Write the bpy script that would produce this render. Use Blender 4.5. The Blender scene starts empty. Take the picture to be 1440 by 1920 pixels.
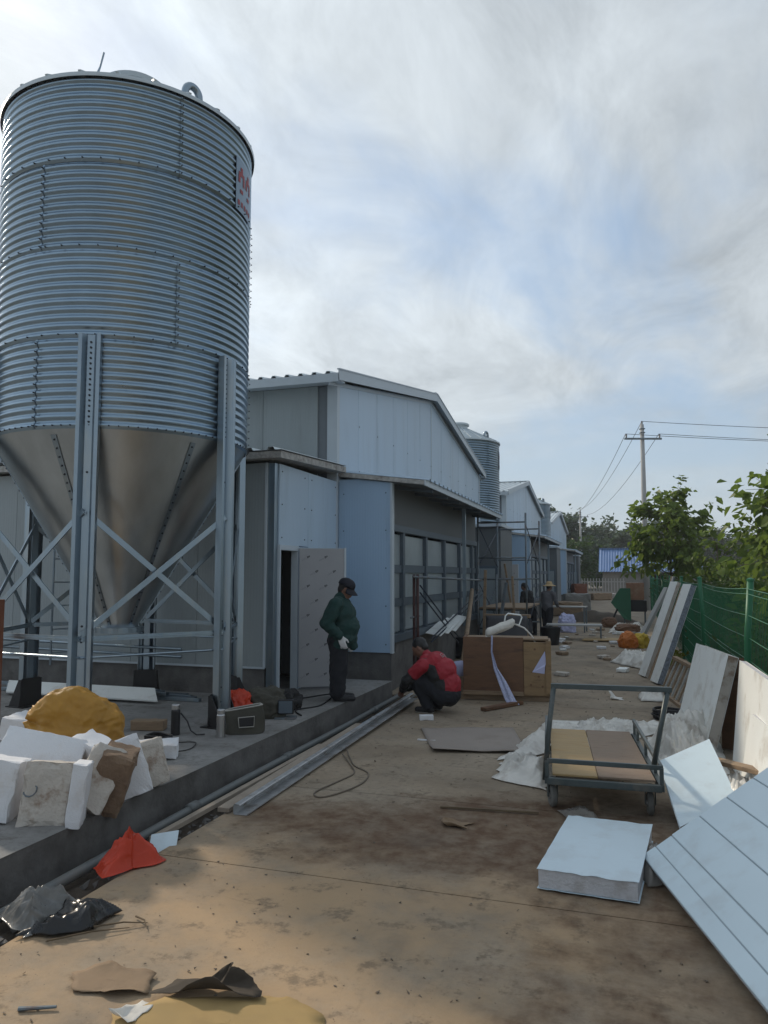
import bpy, bmesh, math, random
import numpy as np
from mathutils import Vector, Matrix, Euler, noise as mn

random.seed(7)
R = math.radians
SC = bpy.context.scene
COL = SC.collection

# ------------------------------------------------------------------ camera
cam_d = bpy.data.cameras.new('camera')
cam_d.sensor_fit = 'VERTICAL'; cam_d.sensor_height = 24.0; cam_d.sensor_width = 18.0
cam_d.lens = 24.0 * 1400 / 1920
cam_d.clip_start = 0.05; cam_d.clip_end = 3000
cam = bpy.data.objects.new('camera', cam_d); COL.objects.link(cam)
cam.location = (0, 0, 1.8)
cam.rotation_euler = (R(90) + math.atan(117 / 1400), 0, R(18.0))
SC.camera = cam

# ------------------------------------------------------------------ light
SUN_AZ, SUN_EL = 62.0, 32.0          # degrees west of the road's direction (+Y), height
SUN_DIR = Vector((-math.sin(R(SUN_AZ)) * math.cos(R(SUN_EL)), math.cos(R(SUN_AZ)) * math.cos(R(SUN_EL)), math.sin(R(SUN_EL))))
sun_d = bpy.data.lights.new('sun', 'SUN'); sun_d.energy = 2.2; sun_d.angle = R(4.0); sun_d.color = (1.0, 0.87, 0.70)
sun = bpy.data.objects.new('sun', sun_d); COL.objects.link(sun)
sun.rotation_euler = SUN_DIR.to_track_quat('Z', 'Y').to_euler()
sun.location = (0, 0, 30)
SC.view_settings.view_transform = 'Standard'; SC.view_settings.look = 'None'
SC.view_settings.exposure = 0.38; SC.view_settings.gamma = 1.0
SC.view_settings.use_curve_mapping = False
SC.cycles.max_bounces = 8; SC.cycles.volume_bounces = 0; SC.cycles.diffuse_bounces = 4; SC.cycles.glossy_bounces = 4

def build_world():
    w = bpy.data.worlds.new('World'); SC.world = w; w.use_nodes = True
    nt = w.node_tree; N = nt.nodes; L = nt.links; N.clear()
    def nd(t, **k):
        n = N.new(t)
        for a, b in k.items(): setattr(n, a, b)
        return n
    def mth(op, a, b=None, clamp=False):
        n = nd('ShaderNodeMath', operation=op); n.use_clamp = clamp
        for i, v in enumerate((a, b)):
            if v is None: continue
            if isinstance(v, (int, float)): n.inputs[i].default_value = v
            else: L.new(v, n.inputs[i])
        return n.outputs[0]
    sky = nd('ShaderNodeTexSky', sky_type='NISHITA'); sky.sun_disc = False
    sky.sun_elevation = R(SUN_EL); sky.sun_rotation = R(-SUN_AZ)
    sky.air_density = 1.2; sky.dust_density = 2.2; sky.ozone_density = 1.6
    tc = nd('ShaderNodeTexCoord')
    nrm = nd('ShaderNodeVectorMath', operation='NORMALIZE'); L.new(tc.outputs['Generated'], nrm.inputs[0])
    sep = nd('ShaderNodeSeparateXYZ'); L.new(nrm.outputs[0], sep.inputs[0])
    zz = mth('ADD', mth('MAXIMUM', sep.outputs[2], 0.0), 0.22)
    comb = nd('ShaderNodeCombineXYZ')
    L.new(mth('DIVIDE', sep.outputs[0], zz), comb.inputs[0]); L.new(mth('DIVIDE', sep.outputs[1], zz), comb.inputs[1])
    def fbm(scale, detail, rough, off, dist=0.0, stretch=(1, 1, 1), rot=0):
        mp = nd('ShaderNodeMapping'); L.new(comb.outputs[0], mp.inputs[0])
        mp.inputs['Location'].default_value = off; mp.inputs['Scale'].default_value = stretch
        mp.inputs['Rotation'].default_value = (0, 0, R(rot))
        n = nd('ShaderNodeTexNoise'); n.inputs['Scale'].default_value = scale; n.inputs['Detail'].default_value = detail
        n.inputs['Roughness'].default_value = rough; n.inputs['Distortion'].default_value = dist
        L.new(mp.outputs[0], n.inputs['Vector']); return n.outputs['Fac']
    big = fbm(0.8, 5, 0.55, (3.1, 1.7, 0), 0.4)
    streak = fbm(2.2, 8, 0.62, (0.4, 5.2, 0), 0.5, (1.0, 0.55, 1), 25)
    dens = mth('ADD', mth('MULTIPLY', big, 0.65), mth('MULTIPLY', streak, 0.35))
    ramp = nd('ShaderNodeMapRange'); ramp.interpolation_type = 'SMOOTHSTEP'
    ramp.inputs['From Min'].default_value = 0.33; ramp.inputs['From Max'].default_value = 0.56
    L.new(dens, ramp.inputs['Value'])
    # thin cloud scatters sunlight forward: brighter towards the sun
    dot = nd('ShaderNodeVectorMath', operation='DOT_PRODUCT'); L.new(nrm.outputs[0], dot.inputs[0]); dot.inputs[1].default_value = SUN_DIR
    fwd = mth('POWER', mth('ADD', mth('MULTIPLY', dot.outputs['Value'], 0.5), 0.5), 5.0)
    thick = fbm(3.4, 10, 0.66, (7.3, 2.2, 0), 0.6, (1, 0.6, 1), 35)
    tone = nd('ShaderNodeMapRange'); tone.inputs['From Min'].default_value = 0.3; tone.inputs['From Max'].default_value = 0.7
    tone.inputs['To Min'].default_value = 1.24; tone.inputs['To Max'].default_value = 0.74
    L.new(thick, tone.inputs['Value'])
    br = mth('MULTIPLY', mth('ADD', mth('MULTIPLY', fwd, 4.0), 4.0), tone.outputs[0])
    ccol = nd('ShaderNodeVectorMath', operation='SCALE'); ccol.inputs[0].default_value = (0.925, 1.0, 1.045); L.new(br, ccol.inputs['Scale'])
    # blue gaps: sky colour lifted by thin haze
    gap = nd('ShaderNodeMix', data_type='RGBA'); gap.inputs['Factor'].default_value = 0.55
    L.new(sky.outputs[0], gap.inputs['A']); gap.inputs['B'].default_value = (2.6, 3.95, 5.9, 1)
    mix = nd('ShaderNodeMix', data_type='RGBA'); L.new(mth('ADD', mth('MULTIPLY', ramp.outputs[0], 0.8), 0.1), mix.inputs['Factor'])
    L.new(gap.outputs['Result'], mix.inputs['A']); L.new(ccol.outputs[0], mix.inputs['B'])
    # haze band towards the horizon
    hz = nd('ShaderNodeMapRange'); hz.interpolation_type = 'SMOOTHSTEP'
    hz.inputs['From Min'].default_value = 0.0; hz.inputs['From Max'].default_value = 0.28
    hz.inputs['To Min'].default_value = 0.75; hz.inputs['To Max'].default_value = 0.0
    L.new(sep.outputs[2], hz.inputs['Value'])
    mix2 = nd('ShaderNodeMix', data_type='RGBA'); L.new(hz.outputs[0], mix2.inputs['Factor'])
    L.new(mix.outputs['Result'], mix2.inputs['A']); mix2.inputs['B'].default_value = (4.3, 5.0, 5.5, 1)
    bg = nd('ShaderNodeBackground'); bg.inputs['Strength'].default_value = 0.1
    L.new(mix2.outputs['Result'], bg.inputs['Color'])
    out = nd('ShaderNodeOutputWorld'); L.new(bg.outputs[0], out.inputs[0])
build_world()

# ------------------------------------------------------------------ materials
MATS = {}
def mat(name, col, rough=0.6, metal=0.0, var=0.12, vscale=3.0, bump=0.0, bscale=40.0, stain=None, stain_amt=0.0, stain_scale=2.0,
        spec=0.5, trans=0.0, alpha=1.0, stretch=(1, 1, 1), rvar=0.1, coat=0.0, rnd=0.0, crinkle=0.0, cscale=9.0):
    """Noise-varied principled surface: tone variation, optional stain colour, relief."""
    if name in MATS: return MATS[name]
    m = bpy.data.materials.new(name); m.use_nodes = True
    nt = m.node_tree; N = nt.nodes; L = nt.links
    b = N['Principled BSDF']
    b.inputs['Metallic'].default_value = metal; b.inputs['Specular IOR Level'].default_value = spec
    b.inputs['Coat Weight'].default_value = coat
    tc = N.new('ShaderNodeTexCoord'); mp = N.new('ShaderNodeMapping'); L.new(tc.outputs['Object'], mp.inputs[0]); mp.inputs['Scale'].default_value = stretch
    n1 = N.new('ShaderNodeTexNoise'); n1.inputs['Scale'].default_value = vscale; n1.inputs['Detail'].default_value = 6; n1.inputs['Roughness'].default_value = 0.6
    L.new(mp.outputs[0], n1.inputs['Vector'])
    mr = N.new('ShaderNodeMapRange'); mr.inputs['From Min'].default_value = 0.25; mr.inputs['From Max'].default_value = 0.75
    mr.inputs['To Min'].default_value = 1 - var; mr.inputs['To Max'].default_value = 1 + var; L.new(n1.outputs['Fac'], mr.inputs['Value'])
    val = mr.outputs[0]
    if rnd:
        oi = N.new('ShaderNodeObjectInfo'); r2 = N.new('ShaderNodeMapRange'); r2.inputs['To Min'].default_value = 1 - rnd; r2.inputs['To Max'].default_value = 1 + rnd
        L.new(oi.outputs['Random'], r2.inputs['Value']); mm = N.new('ShaderNodeMath'); mm.operation = 'MULTIPLY'; L.new(val, mm.inputs[0]); L.new(r2.outputs[0], mm.inputs[1]); val = mm.outputs[0]
    sc = N.new('ShaderNodeVectorMath'); sc.operation = 'SCALE'; sc.inputs[0].default_value = col[:3]; L.new(val, sc.inputs['Scale'])
    colout = sc.outputs[0]
    if stain is not None:
        n2 = N.new('ShaderNodeTexNoise'); n2.inputs['Scale'].default_value = stain_scale; n2.inputs['Detail'].default_value = 8; n2.inputs['Roughness'].default_value = 0.65
        L.new(mp.outputs[0], n2.inputs['Vector'])
        r3 = N.new('ShaderNodeMapRange'); r3.interpolation_type = 'SMOOTHSTEP'; r3.inputs['From Min'].default_value = 0.5; r3.inputs['From Max'].default_value = 0.68
        r3.inputs['To Max'].default_value = stain_amt; L.new(n2.outputs['Fac'], r3.inputs['Value'])
        mx = N.new('ShaderNodeMix'); mx.data_type = 'RGBA'; L.new(r3.outputs[0], mx.inputs['Factor']); L.new(colout, mx.inputs['A']); mx.inputs['B'].default_value = (*stain[:3], 1)
        colout = mx.outputs['Result']
    L.new(colout, b.inputs['Base Color'])
    rr = N.new('ShaderNodeMapRange'); rr.inputs['To Min'].default_value = max(0, rough - rvar); rr.inputs['To Max'].default_value = min(1, rough + rvar)
    L.new(n1.outputs['Fac'], rr.inputs['Value']); L.new(rr.outputs[0], b.inputs['Roughness'])
    if bump:
        n3 = N.new('ShaderNodeTexNoise'); n3.inputs['Scale'].default_value = bscale; n3.inputs['Detail'].default_value = 5; L.new(mp.outputs[0], n3.inputs['Vector'])
        bp = N.new('ShaderNodeBump'); bp.inputs['Strength'].default_value = bump; bp.inputs['Distance'].default_value = 0.02
        L.new(n3.outputs['Fac'], bp.inputs['Height']); L.new(bp.outputs[0], b.inputs['Normal'])
    if crinkle:
        prev = b.inputs['Normal'].links[0].from_socket if b.inputs['Normal'].is_linked else None
        for i, (k, st) in enumerate(((1, crinkle), (2.7, crinkle * .6))):
            vo = N.new('ShaderNodeTexVoronoi'); vo.inputs['Scale'].default_value = cscale * k
            wn = N.new('ShaderNodeTexNoise'); wn.inputs['Scale'].default_value = cscale * .6; L.new(tc.outputs['Object'], wn.inputs['Vector'])
            mxv = N.new('ShaderNodeMix'); mxv.data_type = 'VECTOR'; mxv.inputs['Factor'].default_value = .22; L.new(tc.outputs['Object'], mxv.inputs['A']); L.new(wn.outputs['Color'], mxv.inputs['B']); L.new(mxv.outputs['Result'], vo.inputs['Vector'])
            bq = N.new('ShaderNodeBump'); bq.inputs['Strength'].default_value = st; bq.inputs['Distance'].default_value = .12 / (cscale * k)
            L.new(vo.outputs['Distance'], bq.inputs['Height'])
            if prev is not None: L.new(prev, bq.inputs['Normal'])
            prev = bq.outputs[0]
        L.new(prev, b.inputs['Normal'])
    outn = N['Material Output']
    if trans:
        tr = N.new('ShaderNodeBsdfTranslucent'); L.new(colout, tr.inputs['Color'])
        ms = N.new('ShaderNodeMixShader'); ms.inputs[0].default_value = trans; L.new(b.outputs[0], ms.inputs[1]); L.new(tr.outputs[0], ms.inputs[2]); L.new(ms.outputs[0], outn.inputs[0])
    if alpha < 1:
        tp = N.new('ShaderNodeBsdfTransparent'); ms2 = N.new('ShaderNodeMixShader'); ms2.inputs[0].default_value = alpha
        src = outn.inputs[0].links[0].from_socket
        L.new(tp.outputs[0], ms2.inputs[1]); L.new(src, ms2.inputs[2]); L.new(ms2.outputs[0], outn.inputs[0])
    MATS[name] = m; return m

def ribbed_panel_mat(name, col, axis, period=0.09, depth=0.35):
    """White/blue painted steel skin with faint press-lines along one axis."""
    if name in MATS: return MATS[name]
    m = mat(name, col, 0.42, 0.0, 0.05, 1.2, stain=(col[0] * .72, col[1] * .72, col[2] * .7), stain_amt=0.5, stain_scale=1.6, stretch=(1, 1, 0.14), rnd=0.05, spec=0.5)
    nt = m.node_tree; N = nt.nodes; L = nt.links; b = N['Principled BSDF']
    tc = N.new('ShaderNodeTexCoord'); sp = N.new('ShaderNodeSeparateXYZ'); L.new(tc.outputs['Object'], sp.inputs[0])
    mu = N.new('ShaderNodeMath'); mu.operation = 'MULTIPLY'; mu.inputs[1].default_value = 2 * math.pi / period; L.new(sp.outputs[axis], mu.inputs[0])
    si = N.new('ShaderNodeMath'); si.operation = 'SINE'; L.new(mu.outputs[0], si.inputs[0])
    pw = N.new('ShaderNodeMath'); pw.operation = 'POWER'; ab = N.new('ShaderNodeMath'); ab.operation = 'ABSOLUTE'; L.new(si.outputs[0], ab.inputs[0]); L.new(ab.outputs[0], pw.inputs[0]); pw.inputs[1].default_value = 8
    wv = N.new('ShaderNodeTexNoise'); wv.inputs['Scale'].default_value = 1.6; wv.inputs['Detail'].default_value = 2; L.new(tc.outputs['Object'], wv.inputs['Vector'])
    ad = N.new('ShaderNodeMath'); ad.operation = 'MULTIPLY_ADD'; L.new(wv.outputs['Fac'], ad.inputs[0]); ad.inputs[1].default_value = 2.5; L.new(pw.outputs[0], ad.inputs[2])
    bp = N.new('ShaderNodeBump'); bp.inputs['Strength'].default_value = depth; bp.inputs['Distance'].default_value = 0.004
    L.new(ad.outputs[0], bp.inputs['Height']); L.new(bp.outputs[0], b.inputs['Normal'])
    return m

M_galv = mat('galvanised_steel', (0.27, 0.355, 0.43), 0.31, 1.0, 0.08, 5.0, rnd=0.10, rvar=0.08, bump=0.02, bscale=8)
M_cone = mat('galvanised_hopper', (0.45, 0.49, 0.51), 0.32, 1.0, 0.16, 3.0, rvar=0.08, stretch=(1, 1, 0.3), bump=0.03, bscale=3)
M_leg = mat('galvanised_leg', (0.29, 0.355, 0.41), 0.36, 1.0, 0.10, 3.0, rvar=0.1, stretch=(3, 3, 0.6), stain=(0.42, 0.42, 0.38), stain_amt=0.4)
M_bolt = mat('bolt_head', (0.03, 0.035, 0.045), 0.6, 0.3, 0.1)
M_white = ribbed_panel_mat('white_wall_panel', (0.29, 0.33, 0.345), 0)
M_blue = ribbed_panel_mat('blue_white_wall_panel', (0.45, 0.565, 0.68), 1)  # brighter copy: the gable's more open sky is put into the colour
M_blue_shaded = ribbed_panel_mat('blue_white_panel_shaded', (0.33, 0.46, 0.61), 0)  # same skin darkened: shade of the less open side put into the colour
M_shade_grey = mat('shade_darkened_cladding', (0.115, 0.125, 0.13), 0.6, 0, 0.1, 2)  # colour holds the shade on porch, pad header and canopy underside
M_trim = mat('painted_trim', (0.48, 0.54, 0.59), 0.45, 0.0, 0.06)
M_gap_dark = mat('corner_gap_dark', (0.16, 0.18, 0.20), 0.5, 0.2, 0.1)  # darkness of the gap beside the corner, put into the colour
M_foamedge = mat('raw_foam_edge', (0.40, 0.39, 0.37), 0.9, 0, 0.35, 14, bump=0.6, bscale=45, stain=(0.16, 0.14, 0.13), stain_amt=0.7, stain_scale=9)
M_roof = mat('roof_steel', (0.50, 0.56, 0.59), 0.4, 0.1, 0.06, 1.5)
M_conc_dark = mat('damp_concrete', (0.125, 0.12, 0.115), 0.85, 0, 0.35, 5, bump=0.3, bscale=30, stain=(0.06, 0.055, 0.05), stain_amt=0.7, stain_scale=1.8)
M_black = mat('black_steel', (0.012, 0.012, 0.014), 0.5, 0, 0.2)
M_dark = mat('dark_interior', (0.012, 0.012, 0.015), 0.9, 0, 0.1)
M_scaf = mat('scaffold_tube', (0.16, 0.19, 0.21), 0.5, 0.6, 0.2, 6, stain=(0.16, 0.09, 0.06), stain_amt=0.6, stain_scale=7)
M_brace = mat('scaffold_brace', (0.03, 0.04, 0.06), 0.55, 0.3, 0.2)
M_padframe = mat('pad_frame', (0.10, 0.13, 0.16), 0.5, 0.3, 0.12)
M_pane = mat('pad_sheet', (0.29, 0.335, 0.355), 0.32, 0, 0.14, 1.5, stain=(0.25, 0.27, 0.28), stain_amt=0.5, stain_scale=2, rnd=0.12)
M_wood = mat('weathered_wood', (0.27, 0.19, 0.12), 0.8, 0, 0.25, 4, bump=0.3, bscale=25, stretch=(1, 6, 6), stain=(0.10, 0.07, 0.05), stain_amt=0.6)
M_ply_dark = mat('dark_plywood', (0.15, 0.075, 0.038), 0.6, 0, 0.22, 5, stretch=(1, 1, 6), stain=(0.05, 0.03, 0.02), stain_amt=0.6, bump=0.1)
M_ply = mat('light_plywood', (0.26, 0.17, 0.085), 0.65, 0, 0.18, 4, stretch=(1, 1, 4), stain=(0.12, 0.06, 0.03), stain_amt=0.6, stain_scale=3, bump=0.1)
M_ply_old = mat('old_plywood_deck', (0.24, 0.175, 0.125), 0.75, 0, 0.2, 4, stretch=(1, 5, 1), stain=(0.16, 0.10, 0.07), stain_amt=0.8, stain_scale=4, bump=0.15)
M_ply_yel = mat('yellow_plywood_deck', (0.36, 0.25, 0.12), 0.7, 0, 0.15, 4, stretch=(1, 5, 1), stain=(0.33, 0.19, 0.06), stain_amt=0.7, stain_scale=3, bump=0.1)
M_foam = mat('white_foam', (0.68, 0.69, 0.71), 0.9, 0, 0.05, 8, bump=0.25, bscale=90, stain=(0.50, 0.45, 0.40), stain_amt=0.45, stain_scale=4)
M_foam_dirty = mat('dirty_foam', (0.50, 0.46, 0.41), 0.9, 0, 0.15, 6, bump=0.4, bscale=60, stain=(0.20, 0.12, 0.07), stain_amt=0.8, stain_scale=5)
M_foam_brown = mat('mud_foam', (0.21, 0.14, 0.09), 0.9, 0, 0.2, 6, bump=0.4, bscale=50, stain=(0.10, 0.06, 0.04), stain_amt=0.7, stain_scale=3)
M_panel = mat('pale_blue_panel', (0.57, 0.68, 0.74), 0.38, 0, 0.05, 2, stain=(0.40, 0.42, 0.42), stain_amt=0.3, stain_scale=3.5, bump=0.05, bscale=3)
M_panel_w = mat('white_panel', (0.80, 0.82, 0.80), 0.42, 0, 0.04, 2, stain=(0.48, 0.44, 0.38), stain_amt=0.55, stain_scale=3, bump=0.04, bscale=3)
M_core = mat('panel_core', (0.52, 0.52, 0.54), 0.9, 0, 0.1, 12, bump=0.4, bscale=70, stain=(0.34, 0.31, 0.29), stain_amt=0.5, stain_scale=7)
M_line = mat('panel_seam', (0.30, 0.36, 0.40), 0.5, 0, 0.1)
M_cart = mat('cart_paint', (0.07, 0.088, 0.09), 0.45, 0.3, 0.2, 8, stain=(0.17, 0.16, 0.14), stain_amt=0.6, stain_scale=6, rvar=.15)
M_rubber = mat('grey_rubber', (0.14, 0.14, 0.13), 0.8, 0, 0.2, 6)
M_film = mat('plastic_film', (0.80, 0.78, 0.73), 0.35, 0, 0.12, 4, trans=0.25, stain=(0.30, 0.23, 0.16), stain_amt=0.5, stain_scale=3, crinkle=0.7, cscale=10)
M_film_c = mat('clear_film', (0.42, 0.40, 0.37), 0.25, 0, 0.15, 4, trans=0.3, alpha=0.55, crinkle=0.7, cscale=10)
M_yelbag = mat('mustard_sack', (0.46, 0.235, 0.03), 0.5, 0, 0.12, 5, trans=0.15, bump=0.12, bscale=25, stain=(0.30, 0.15, 0.03), stain_amt=0.5, crinkle=0.35, cscale=7)
M_redbag = mat('red_plastic', (0.72, 0.075, 0.03), 0.3, 0, 0.1, 5, trans=0.4, crinkle=0.7, cscale=10)
M_orange = mat('orange_cloth', (0.55, 0.16, 0.02), 0.6, 0, 0.15, 5, trans=0.1)
M_yellow = mat('yellow_cloth', (0.55, 0.38, 0.03), 0.6, 0, 0.15, 5, trans=0.1)
M_blackbag = mat('black_film', (0.012, 0.012, 0.013), 0.28, 0, 0.2, 5, crinkle=0.7, cscale=10)
M_silver = mat('clear_crinkled_film', (0.26, 0.26, 0.25), 0.18, 0, 0.3, 10, trans=0.2, alpha=0.7, crinkle=0.7, cscale=10)
M_card = mat('cardboard', (0.22, 0.15, 0.09), 0.85, 0, 0.12, 4, stain=(0.15, 0.10, 0.06), stain_amt=0.6, stain_scale=5, bump=0.1)
M_card_y = mat('yellow_cardboard', (0.34, 0.23, 0.09), 0.85, 0, 0.12, 4, stain=(0.24, 0.16, 0.07), stain_amt=0.5, stain_scale=4)
M_hardboard = mat('fibre_board', (0.27, 0.23, 0.20), 0.7, 0, 0.1, 3, stain=(0.19, 0.15, 0.12), stain_amt=0.5, stain_scale=2)
M_pvc = mat('grey_conduit', (0.115, 0.125, 0.125), 0.5, 0, 0.15, 5, stain=(0.16, 0.14, 0.12), stain_amt=0.5)
M_channel = mat('worn_steel_channel', (0.40, 0.41, 0.42), 0.38, 0.45, 0.25, 9, stain=(0.20, 0.17, 0.14), stain_amt=0.8, stain_scale=6)
M_chan_edge = mat('dusty_strip', (0.30, 0.25, 0.20), 0.8, 0, 0.2, 6)
M_rope = mat('rope', (0.16, 0.13, 0.10), 0.9, 0, 0.2)
M_green = mat('green_wire', (0.012, 0.13, 0.055), 0.5, 0, 0.12, 5)
M_tarp = mat('green_tarp', (0.03, 0.15, 0.08), 0.6, 0, 0.15, 3)
M_tire = M_rubber
M_pole = mat('concrete_pole', (0.36, 0.36, 0.35), 0.85, 0, 0.12, 2)
M_wire = mat('overhead_wire', (0.06, 0.065, 0.07), 0.6, 0.2, 0.1)
M_porc = mat('insulator', (0.20, 0.20, 0.20), 0.4)
M_bluetin = mat('blue_roof_tin', (0.13, 0.23, 0.44), 0.45, 0, 0.1, 1.0)
M_housewall = mat('grey_render', (0.22, 0.215, 0.20), 0.9, 0, 0.15, 1.5, stain=(0.13, 0.12, 0.11), stain_amt=0.5)
M_bark = mat('bark', (0.09, 0.07, 0.055), 0.9, 0, 0.25, 8, bump=0.5, bscale=20, stretch=(1, 1, 0.3))
def leafmat(n, c, tr=0.35): return mat(n, c, 0.5, 0, 0.35, 1.6, trans=tr, spec=0.35)
M_leaf1 = leafmat('broad_leaf', (0.13, 0.19, 0.035), .5)
M_leaf2 = leafmat('hedge_leaf', (0.055, 0.095, 0.022), .42)
M_leaf3 = leafmat('far_leaf', (0.05, 0.085, 0.03), 0.3)
M_leafy = leafmat('yellow_leaf', (0.16, 0.17, 0.02))
M_dry = mat('dry_stalk', (0.12, 0.085, 0.05), 0.9, 0, 0.35, 3)
M_skin = mat('skin', (0.20, 0.10, 0.065), 0.55, 0, 0.08)
M_hair = mat('black_hair', (0.010, 0.009, 0.009), 0.5, 0, 0.2)
M_jgreen = mat('green_jacket', (0.006, 0.036, 0.032), 0.8, 0, 0.18, 6, bump=0.3, bscale=14)
M_navy = mat('black_trousers', (0.010, 0.011, 0.016), 0.85, 0, 0.2, 6, bump=0.3, bscale=14)
M_navycap = mat('navy_cap', (0.008, 0.009, 0.017), 0.8, 0, 0.15)
M_glove = mat('white_glove', (0.60, 0.60, 0.60), 0.85, 0, 0.08)
M_jred = mat('red_jacket', (0.30, 0.010, 0.022), 0.65, 0, 0.12, 6, bump=0.25, bscale=12)
M_jblack = mat('black_jacket', (0.014, 0.014, 0.015), 0.75, 0, 0.2, 6, bump=0.3, bscale=12)
M_shoe = mat('dark_shoe', (0.015, 0.015, 0.017), 0.6)
M_sole = mat('white_sole', (0.55, 0.55, 0.53), 0.7)
M_grey = mat('grey_cloth', (0.10, 0.10, 0.11), 0.8, 0, 0.15)
M_straw = mat('straw_hat', (0.42, 0.30, 0.16), 0.8, 0, 0.15)
M_steelcup = mat('brushed_steel', (0.5, 0.5, 0.5), 0.35, 1.0, 0.1)
M_olive = mat('olive_canvas', (0.055, 0.052, 0.04), 0.85, 0, 0.2, 7, bump=0.2)
M_piping = mat('pale_piping', (0.36, 0.35, 0.32), 0.8)
M_print_k = mat('dark_print', (0.03, 0.03, 0.035), 0.7)
M_print_g = mat('grey_print', (0.20, 0.20, 0.21), 0.7)
M_print_r = mat('red_print', (0.33, 0.05, 0.06), 0.6)
M_film_door = mat('door_protective_film', (0.32, 0.325, 0.34), 0.5, 0, 0.05)
M_decal = mat('pale_decal', (0.20, 0.265, 0.33), 0.42, 1.0, 0.05)
M_lilac = mat('lilac_paper', (0.52, 0.54, 0.78), 0.7, 0, 0.05)
M_net = mat('blue_white_strap', (0.42, 0.45, 0.62), 0.7, 0, 0.35, 60)
M_soil = mat('dug_soil', (0.075, 0.058, 0.043), 0.95, 0, 0.3, 5, bump=0.8, bscale=18)
M_brickp = mat('brick_carton', (0.36, 0.19, 0.12), 0.8, 0, 0.15, 6, stain=(0.5, 0.4, 0.3), stain_amt=0.4)
M_oldred = mat('old_red_paint', (0.055, 0.02, 0.018), 0.7, 0, 0.3, 8)
M_rust = mat('rust_primer', (0.17, 0.06, 0.03), 0.8, 0, 0.2)

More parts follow.
